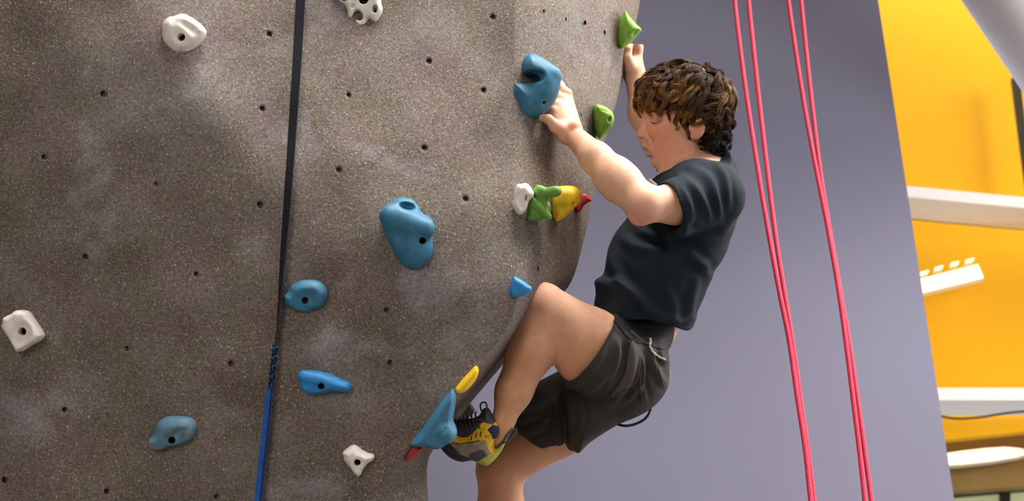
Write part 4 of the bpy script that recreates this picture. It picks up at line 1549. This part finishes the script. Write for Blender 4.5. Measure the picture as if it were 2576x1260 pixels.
# ---- shorts
def build_shorts():
    d = 3.78
    s = d / F
    xa = lambda px: (px - 1288) / F * d
    ya = lambda py: (630 - py) / F * d
    st = 0.0037
    f = Field(np.arange(xa(1250), xa(1730), st), np.arange(ya(1190), ya(735), st), np.arange(-4.0, -3.42, st))
    out = refine([(1535, 770), (1580, 735), (1640, 735), (1690, 770), (1694, 820), (1690, 850), (1680, 878), (1682, 900), (1680, 925), (1683, 945), (1672, 985), (1640, 1022), (1600, 1046), (1560, 1062), (1520, 1085), (1480, 1112), (1450, 1138),
                  (1430, 1090), (1415, 1020), (1415, 960), (1450, 900)], 3)
    f.pillow(pxpoly(out, d), -d, 85 * s, 150 * s, 150 * s, 2.3)
    # near leg of the shorts
    f.cone(P(1578, 922, 3.68), P(1455, 866, 3.585), R(98, d), R(107, d), 30 * s)
    # far leg of the shorts
    f.cone(P(1575, 948, 3.86), P(1330, 1080, 3.83), R(92, d), R(98, d), 30 * s)

    X, Y, Z = f.xs[:, None, None], f.ys[None, :, None], f.zs[None, None, :]

    def trim(p, nrm, rad, lim):
        nrm = np.asarray(nrm, float) / np.linalg.norm(nrm)
        dpl = (X - p[0]) * nrm[0] + (Y - p[1]) * nrm[1] + (Z - p[2]) * nrm[2]
        nr = np.sqrt((X - p[0]) ** 2 + (Y - p[1]) ** 2 + (Z - p[2]) ** 2) - rad
        t = np.maximum(np.maximum(nr, -dpl), lim)
        f.trim(t)
    # near hem
    trim(P(1482, 882, 3.60), (-0.80, 0.56, 0.12), 0.19, -(Z + 3.70))
    f.cone(P(1482, 876, 3.60), P(1420, 822, 3.56), R(88, 3.60), R(93, 3.56), 0.008, 'cut')
    # far hem
    trim(P(1348, 1114, 3.835), (-0.64, -0.77, 0.0), 0.20, Z + 3.72)
    f.cone(P(1380, 1082, 3.84), P(1290, 1146, 3.82), R(80, 3.84), R(84, 3.82), 0.008, 'cut')
    V, Q = f.mesh()
    V, Q = largest(V, Q)
    V = smooth_mesh(V, Q, 5)
    V = crease(V, Q, [
        ([(1553, 815), (1590, 880), (1585, 950), (1548, 1000)], 0.009, 9),
        ([(1560, 860), (1552, 910), (1530, 975)], 0.006, 7),
        ([(1555, 840), (1535, 930), (1470, 990)], 0.007, 10),
        ([(1600, 855), (1612, 915), (1600, 980), (1560, 1020)], 0.009, 8),
        ([(1635, 870), (1645, 920), (1672, 970)], 0.008, 9),
        ([(1618, 900), (1613, 960), (1622, 1012)], 0.006, 7),
        ([(1660, 880), (1668, 905), (1680, 910)], 0.006, 7),
        ([(1570, 985), (1530, 1020), (1480, 1030)], 0.007, 12),
        ([(1420, 990), (1440, 1060), (1430, 1140)], 0.008, 10),
        ([(1450, 1010), (1462, 1060), (1450, 1110)], 0.006, 8),
        ([(1395, 1000), (1405, 1070), (1412, 1140)], 0.006, 9),
        ([(1300, 1050), (1350, 1040), (1400, 1000)], 0.007, 12),
        ([(1320, 1085), (1360, 1075), (1390, 1050)], 0.005, 9)])
    o = new_obj('shorts', to_world(V), Q, M_shorts, person)
    overlay('waistband', V, Q, [(1520, 770), (1600, 750), (1700, 780), (1700, 852), (1672, 880), (1632, 868), (1588, 856), (1548, 812)], 0.002, M_belt, o)
    overlay('pocket_panel', V, Q, [(1587, 858), (1602, 872), (1612, 905), (1611, 935), (1600, 968), (1565, 982), (1533, 998), (1556, 968), (1574, 930), (1580, 890)], 0.0022, M_pocket, o)
    global shorts_bvh
    shorts_bvh = BVHTree.FromPolygons([Vector(p) for p in V], Q.tolist())
    return o


shorts = build_shorts()


# drawstring, tape and hanging cord loop
def cord(name, pts, r, m, parent, n=40):
    Vt, Qt = tube([spline([P(*p) for p in pts], n)], [r], 8)
    return new_obj(name, to_world(Vt), Qt, m, parent)


cord('cord_loop', [(1638, 1012, 3.74), (1636, 1032, 3.73), (1624, 1052, 3.72), (1600, 1066, 3.72), (1572, 1071, 3.72), (1545, 1064, 3.74), (1520, 1050, 3.76)], 0.0032, M_rand, shorts)


def on(bvh, px, py, lift):
    hit = bvh.ray_cast(Vector((0, 0, 0)), Vector(P(px, py, 1.0)).normalized())
    return np.array(hit[0]) * (1 - lift / 3.6)


def surf_cord(name, pix, r, m, parent, bvh=None):
    pix = spline([(x, y, 0) for x, y in pix], 30)
    pts = np.array([on(shorts_bvh, x, y, r * 0.8) for x, y, _ in pix])
    Vt, Qt = tube([pts], [r], 8)
    return new_obj(name, to_world(Vt), Qt, m, parent)


surf_cord('waist_tape', [(1633, 866), (1642, 884), (1656, 896), (1672, 904)], 0.0028, M_cream, shorts)
surf_cord('drawstring', [(1585, 832), (1604, 848), (1620, 861), (1632, 866)], 0.0036, M_pocket, shorts)
surf_cord('drawstring', [(1633, 868), (1636, 860), (1635, 851)], 0.0036, M_cream, shorts)
surf_cord('pocket_seam', [(1534, 999), (1560, 990), (1590, 978), (1600, 970)], 0.0018, M_pocket, shorts)
surf_cord('side_seam', [(1640, 885), (1652, 910), (1662, 945), (1670, 975)], 0.0013, M_pocket, shorts)
surf_cord('side_seam', [(1612, 935), (1611, 970), (1617, 1015)], 0.0013, M_pocket, shorts)


# ---- climbing shoe
def build_shoe(d, ox=0, oy=0, name='climbing_shoe'):
    s = d / F
    sh = lambda L: [(x + ox, y + oy) for x, y in L]
    out = sh([(1108, 1112), (1118, 1082), (1135, 1062), (1160, 1054), (1190, 1052), (1206, 1044), (1214, 1030), (1228, 1026), (1240, 1044), (1254, 1068), (1255, 1084), (1250, 1098), (1243, 1112), (1246, 1127), (1254, 1124), (1266, 1112),
              (1270, 1116), (1260, 1136), (1242, 1158), (1224, 1171), (1206, 1166), (1188, 1158), (1164, 1161), (1142, 1156), (1122, 1142), (1110, 1127)])
    poly = pxpoly(refine(out, 4), d)
    st = 1.3 * s
    lo, hi = poly.min(0) - 12 * s, poly.max(0) + 12 * s
    f = Field(np.arange(lo[0], hi[0], st), np.arange(lo[1], hi[1], st), np.arange(-d - 62 * s, -d + 62 * s, st))
    f.pillow(poly, -d, 30 * s, 44 * s, 44 * s, 2.2)
    # mouth of the shoe round the ankle
    f.cone(P(1250 + ox, 1060 + oy, d + 0.012), P(1272 + ox, 1020 + oy, d + 0.015), R(24, d), R(30, d), 3 * s, 'cut')
    # arch hollow
    f.ell(P(1186 + ox, 1176 + oy, d), [R(26, d), R(14, d), R(60, d)], 0, 8 * s, 'cut')
    V, Q = f.mesh()
    V = smooth_mesh(V, Q, 2)
    # material by place on the shoe
    px = np.stack([V[:, 0] / -V[:, 2] * F + 1288 - ox, 630 - V[:, 1] / -V[:, 2] * F - oy], 1)
    # undo depth parallax so both sides carry the same pattern
    px = np.stack([V[:, 0] / d * F + 1288 - ox, 630 - V[:, 1] / d * F - oy], 1)
    fc = px[Q].mean(1)
    mi = np.full(len(Q), 0)                       # rand
    mi[inpoly(fc, [(1135, 1050), (1215, 1020), (1262, 1060), (1262, 1120), (1236, 1136), (1206, 1102), (1160, 1110), (1120, 1104), (1108, 1090)])] = 1      # yellow upper
    mi[inpoly(fc, [(1138, 1108), (1153, 1112), (1185, 1109), (1224, 1100), (1228, 1118), (1234, 1138), (1215, 1142), (1180, 1146), (1160, 1138), (1132, 1108)])] = 2   # sand panel
    mi[inpoly(fc, [(1180, 1140), (1192, 1131), (1216, 1125), (1224, 1138), (1222, 1144), (1200, 1156), (1182, 1156)])] = 3            # slate patch
    mi[inpoly(fc, [(1199, 1158), (1222, 1144), (1240, 1134), (1262, 1116), (1275, 1110), (1270, 1130), (1240, 1166), (1220, 1176)])] = 4   # lime heel
    mi[inpoly(fc, [(1200, 1060), (1214, 1020), (1240, 1020), (1250, 1056), (1238, 1064), (1220, 1058)])] = 5   # dark tongue
    mi[inpoly(fc, [(1135, 1048), (1205, 1044), (1204, 1072), (1180, 1094), (1160, 1096), (1148, 1088)])] = 5
    mi[inpoly(fc, [(1226, 1076), (1240, 1064), (1258, 1072), (1258, 1100), (1240, 1102), (1236, 1088)])] = 6                # navy collar
    o = new_obj(name, to_world(V), Q, [M_rand, M_shoeyellow, M_shoegrey, M_shoedark, M_lime, M_rand, M_navy], person, midx=mi)
    T = lambda x, y, z: P(x + ox, y + oy, d) + np.array((0, 0, z * s))
    # laces: zigzag over the tongue, a bow loop, loose ends
    paths, rad = [], []
    for i, x in enumerate(np.linspace(1146, 1206, 7)):
        y0 = np.interp(x, [1146, 1206], [1100, 1082])
        paths.append(spline([T(x + 6, y0, 40), T(x, y0 - 14, 42), T(x - 6, y0 - 30, 34), T(x - 10, y0 - 42, 14), T(x - 8, y0 - 45, -14)], 14)); rad.append(R(2.3, d))
    for i, x in enumerate(np.linspace(1150, 1200, 5)):
        paths.append(spline([T(x - 10, 1082, 40), T(x + 4, 1070, 36), T(x + 14, 1058, 18), T(x + 16, 1054, -8)], 12)); rad.append(R(2.3, d))
    paths.append(spline([T(1206, 1060, 34), T(1214, 1042, 30), T(1209, 1020, 26), T(1212, 1011, 26), T(1222, 1010, 26), T(1225, 1022, 27), T(1219, 1040, 29), T(1208, 1060, 34)], 36)); rad.append(R(2.2, d))
    paths.append(spline([T(1206, 1062, 36), T(1214, 1074, 40), T(1221, 1090, 42), T(1224, 1094, 42)], 14)); rad.append(R(2.2, d))
    paths.append(spline([T(1194, 1056, 30), T(1205, 1052, 36), T(1214, 1054, 38), T(1206, 1062, 38), T(1198, 1058, 36)], 14)); rad.append(R(3.4, d))
    Vt, Qt = tube(paths, rad, 7)
    lc = new_obj('laces', to_world(Vt), Qt, M_rand, o)
    # heel pull loop
    pp = spline([T(1250, 1124, 8), T(1268, 1106, 6), T(1284, 1084, 2), T(1297, 1080, 0), T(1298, 1088, 0), T(1286, 1103, 0), T(1268, 1116, 2)], 40)
    Vt, Qt = tube([pp], [R(3.2, d)], 8)
    new_obj('heel_loop', to_world(Vt), Qt, M_shoedark, o)
    # eyelet tabs along the yellow facing
    for x, y in ((1188, 1096), (1200, 1090), (1211, 1086)):
        Vb, fb = box_between(T(x, y - 6, 43), T(x - 2, y + 6, 44), 0.0025, 0.002, up=(0, 0, 1))
        new_obj('lace_tab', to_world(Vb), fb, M_rand, o, smooth=False)
    return o


build_shoe(3.525)
build_shoe(3.90, 14, 470)


# ---- hair: a scalp cap under loose curled locks
def build_hair():
    hd = 3.77
    s = hd / F
    r_ = np.random.default_rng(11)
    xa = lambda px: (px - 1288) / F * hd
    ya = lambda py: (630 - py) / F * hd
    st = 0.0034
    f = Field(np.arange(xa(1580), xa(1880), st), np.arange(ya(420), ya(130), st), np.arange(-hd - 0.12, -hd + 0.12, st))
    cap = refine([(1626, 250), (1617, 236), (1624, 214), (1644, 192), (1682, 176), (1722, 171), (1764, 179), (1800, 202), (1824, 232), (1834, 268), (1832, 305), (1824, 345), (1810, 380), (1795, 390), (1770, 386), (1752, 372),
                  (1766, 346), (1768, 326), (1750, 312), (1738, 318), (1728, 335), (1721, 328), (1714, 305), (1698, 280), (1670, 268), (1640, 266)], 4)
    f.pillow(pxpoly(cap, hd), -hd, 62 * s, 82 * s, 82 * s, 2.2)
    V, Q = f.mesh()
    V = smooth_mesh(V, Q, 1)
    root = new_obj('hair', to_world(V), Q, M_hair, person)
    vcol(root, np.tile(np.array((0.014, 0.009, 0.007)), (len(V), 1)))
    # loose curled locks, each a tapering clump of strands
    C0 = P(1728, 262, hd)
    AX = np.array((113, 100, 86)) * s
    crown = np.array((0.30, 0.90, 0.05)); crown /= np.linalg.norm(crown)
    gold = [np.array((0.64, 0.31, 0.062)), np.array((0.50, 0.22, 0.042)), np.array((0.38, 0.19, 0.06)), np.array((0.24, 0.13, 0.065))]
    brown = [np.array((0.020, 0.012, 0.009)), np.array((0.036, 0.020, 0.014)), np.array((0.026, 0.018, 0.017))]
    paths, radii, tints = [], [], []
    nseg, ns = 12, 34
    tl = np.linspace(0, 1, nseg)
    nl = tries = 0
    NV = vnormals(V, Q)
    while nl < 520 and tries < 30000:
        tries += 1
        vi = r_.integers(len(V))
        q, u = V[vi], NV[vi]
        px, py = q[0] / hd * F + 1288, 630 - q[1] / hd * F
        lim = np.interp(px, [1600, 1640, 1690, 1712, 1735, 1752, 1764, 1775, 1810, 1850], [250, 256, 264, 284, 306, 306, 318, 374, 384, 370])
        if py > lim or (u[2] < -0.4 and r_.random() < 0.65):
            continue
        rad0 = max(1.0, np.linalg.norm((q - C0) / AX))
        t = -crown + u * (u @ crown)
        t /= np.linalg.norm(t) + 1e-6
        fr = np.clip((1690 - px) / 80.0, 0, 1)
        bk = np.clip((px - 1790) / 50.0, 0, 1)
        t = t + np.array((-0.45 * fr + 0.15 * bk, -0.15, 0.1 * np.sign(u[2]))) + 0.75 * r_.normal(size=3)
        t = t - u * (t @ u)
        t /= np.linalg.norm(t)
        L = R(r_.uniform(55, 95), hd)
        if px > 1740 and py > 300:
            L *= 0.55
        if px < 1725 and py > 212:
            L *= 0.62
        amp = R(r_.uniform(5, 13), hd)
        turns = r_.uniform(0.6, 1.5) * 2 * math.pi
        ph = r_.uniform(0, 6.28)
        lift = r_.uniform(0.02, 0.14)
        p, dirv, pts = q.copy(), t.copy(), []
        for i in range(nseg):
            pts.append(p.copy())
            p = p + dirv * L / (nseg - 1)
            w = (p - C0) / AX
            rad = np.linalg.norm(w)
            want = rad0 + lift * math.sin(math.pi * min(1, 0.15 + 0.75 * i / nseg))
            p = C0 + (p - C0) * (1 + 0.6 * (want / rad - 1))
            dirv = dirv + np.array((0, -0.05, 0))
            dirv /= np.linalg.norm(dirv)
        pts = np.array(pts)
        tg = pts[-1] - pts[0]; tg /= np.linalg.norm(tg)
        e1 = np.cross(tg, u); e1 /= np.linalg.norm(e1) + 1e-9
        e2 = np.cross(tg, e1)
        a = tl * turns + ph
        env = 0.2 + 0.8 * tl
        c0 = np.cos(a) - math.cos(ph); s0 = np.sin(a) - math.sin(ph)
        curl = amp * env[:, None] * (c0[:, None] * e1 + 0.55 * s0[:, None] * e2)
        centre = pts + curl
        # keep every lock outside the scalp
        w = np.linalg.norm((centre - C0) / AX, axis=1)
        centre = C0 + (centre - C0) * np.maximum(1, rad0 / w)[:, None]
        g = gold[r_.integers(4)]; bcol = brown[r_.integers(3)]
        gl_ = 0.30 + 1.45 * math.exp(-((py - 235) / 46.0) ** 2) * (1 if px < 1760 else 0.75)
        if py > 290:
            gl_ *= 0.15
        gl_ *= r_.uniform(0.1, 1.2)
        flat = r_.uniform(0.35, 0.6)
        for k in range(ns):
            an, rr = r_.uniform(0, 6.28), R(math.sqrt(r_.random()) * 9.5, hd)
            spread = np.interp(tl, [0, 0.35, 1.0], [1.0, 0.9, 0.22])
            off = rr * (math.cos(an) * e1 + flat * math.sin(an) * e2)
            jit = 0.0020 * r_.normal(size=3)
            paths.append(centre + spread[:, None] * off + tl[:, None] * jit)
            radii.append(np.interp(tl, [0, 0.6, 1], [0.00058, 0.00055, 0.0002]))
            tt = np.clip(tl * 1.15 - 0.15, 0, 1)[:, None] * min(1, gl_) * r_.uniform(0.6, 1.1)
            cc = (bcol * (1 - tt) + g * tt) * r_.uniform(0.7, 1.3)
            tints.append(np.repeat(cc, 3, axis=0))
        nl += 1
    Vt, Qt = tube(paths, radii, 3, cap=False)
    lk = new_obj('curls', to_world(Vt), Qt, M_hair, root)
    lk['kind'] = 'stuff'
    vcol(lk, np.concatenate(tints))
    return root


build_hair()
# lashes and brow, laid on the skin
def on_near(px, py, lift, sg):
    """skin point at a pixel; the far side mirrors the near one about the middle of the face"""
    q = on(body_bvh, px, py, lift)
    if sg > 0:
        q = q.copy(); q[2] = -2 * 3.77 - q[2]
    return q


for sg in (-1, 1):
    lp = spline([(1637, 305, 0), (1643, 310, 0), (1651, 310.5, 0), (1664, 303.5, 0)], 16)
    pts = np.array([on_near(x, y, 0.0008, sg) for x, y, _ in lp])
    Vt, Qt = tube([pts], [np.interp(np.linspace(0, 1, 16), [0, 0.4, 1], [0.0006, 0.0012, 0.0005])], 6)
    new_obj('eyelashes', to_world(Vt), Qt, M_lash, person)
    rb = np.random.default_rng(5)
    paths = []
    for k in range(30):
        t = rb.random()
        x = 1628 + 40 * t; y = 287 - 9 * math.sin(t * 2.4) + rb.normal() * 1.8
        paths.append(np.array([on_near(x + 4 * q_, y - 2.2 * q_, 0.0008, sg) for q_ in (0, 1, 2)]))
    Vt, Qt = tube(paths, [0.0004] * 30, 4)
    new_obj('eyebrow', to_world(Vt), Qt, M_lash, person)['kind'] = 'stuff'
print('tris', sum(len(o.data.loop_triangles) or sum(len(p.vertices) - 2 for p in o.data.polygons) for o in bpy.data.objects if o.type == 'MESH' and len(o.data.polygons) < 2000))
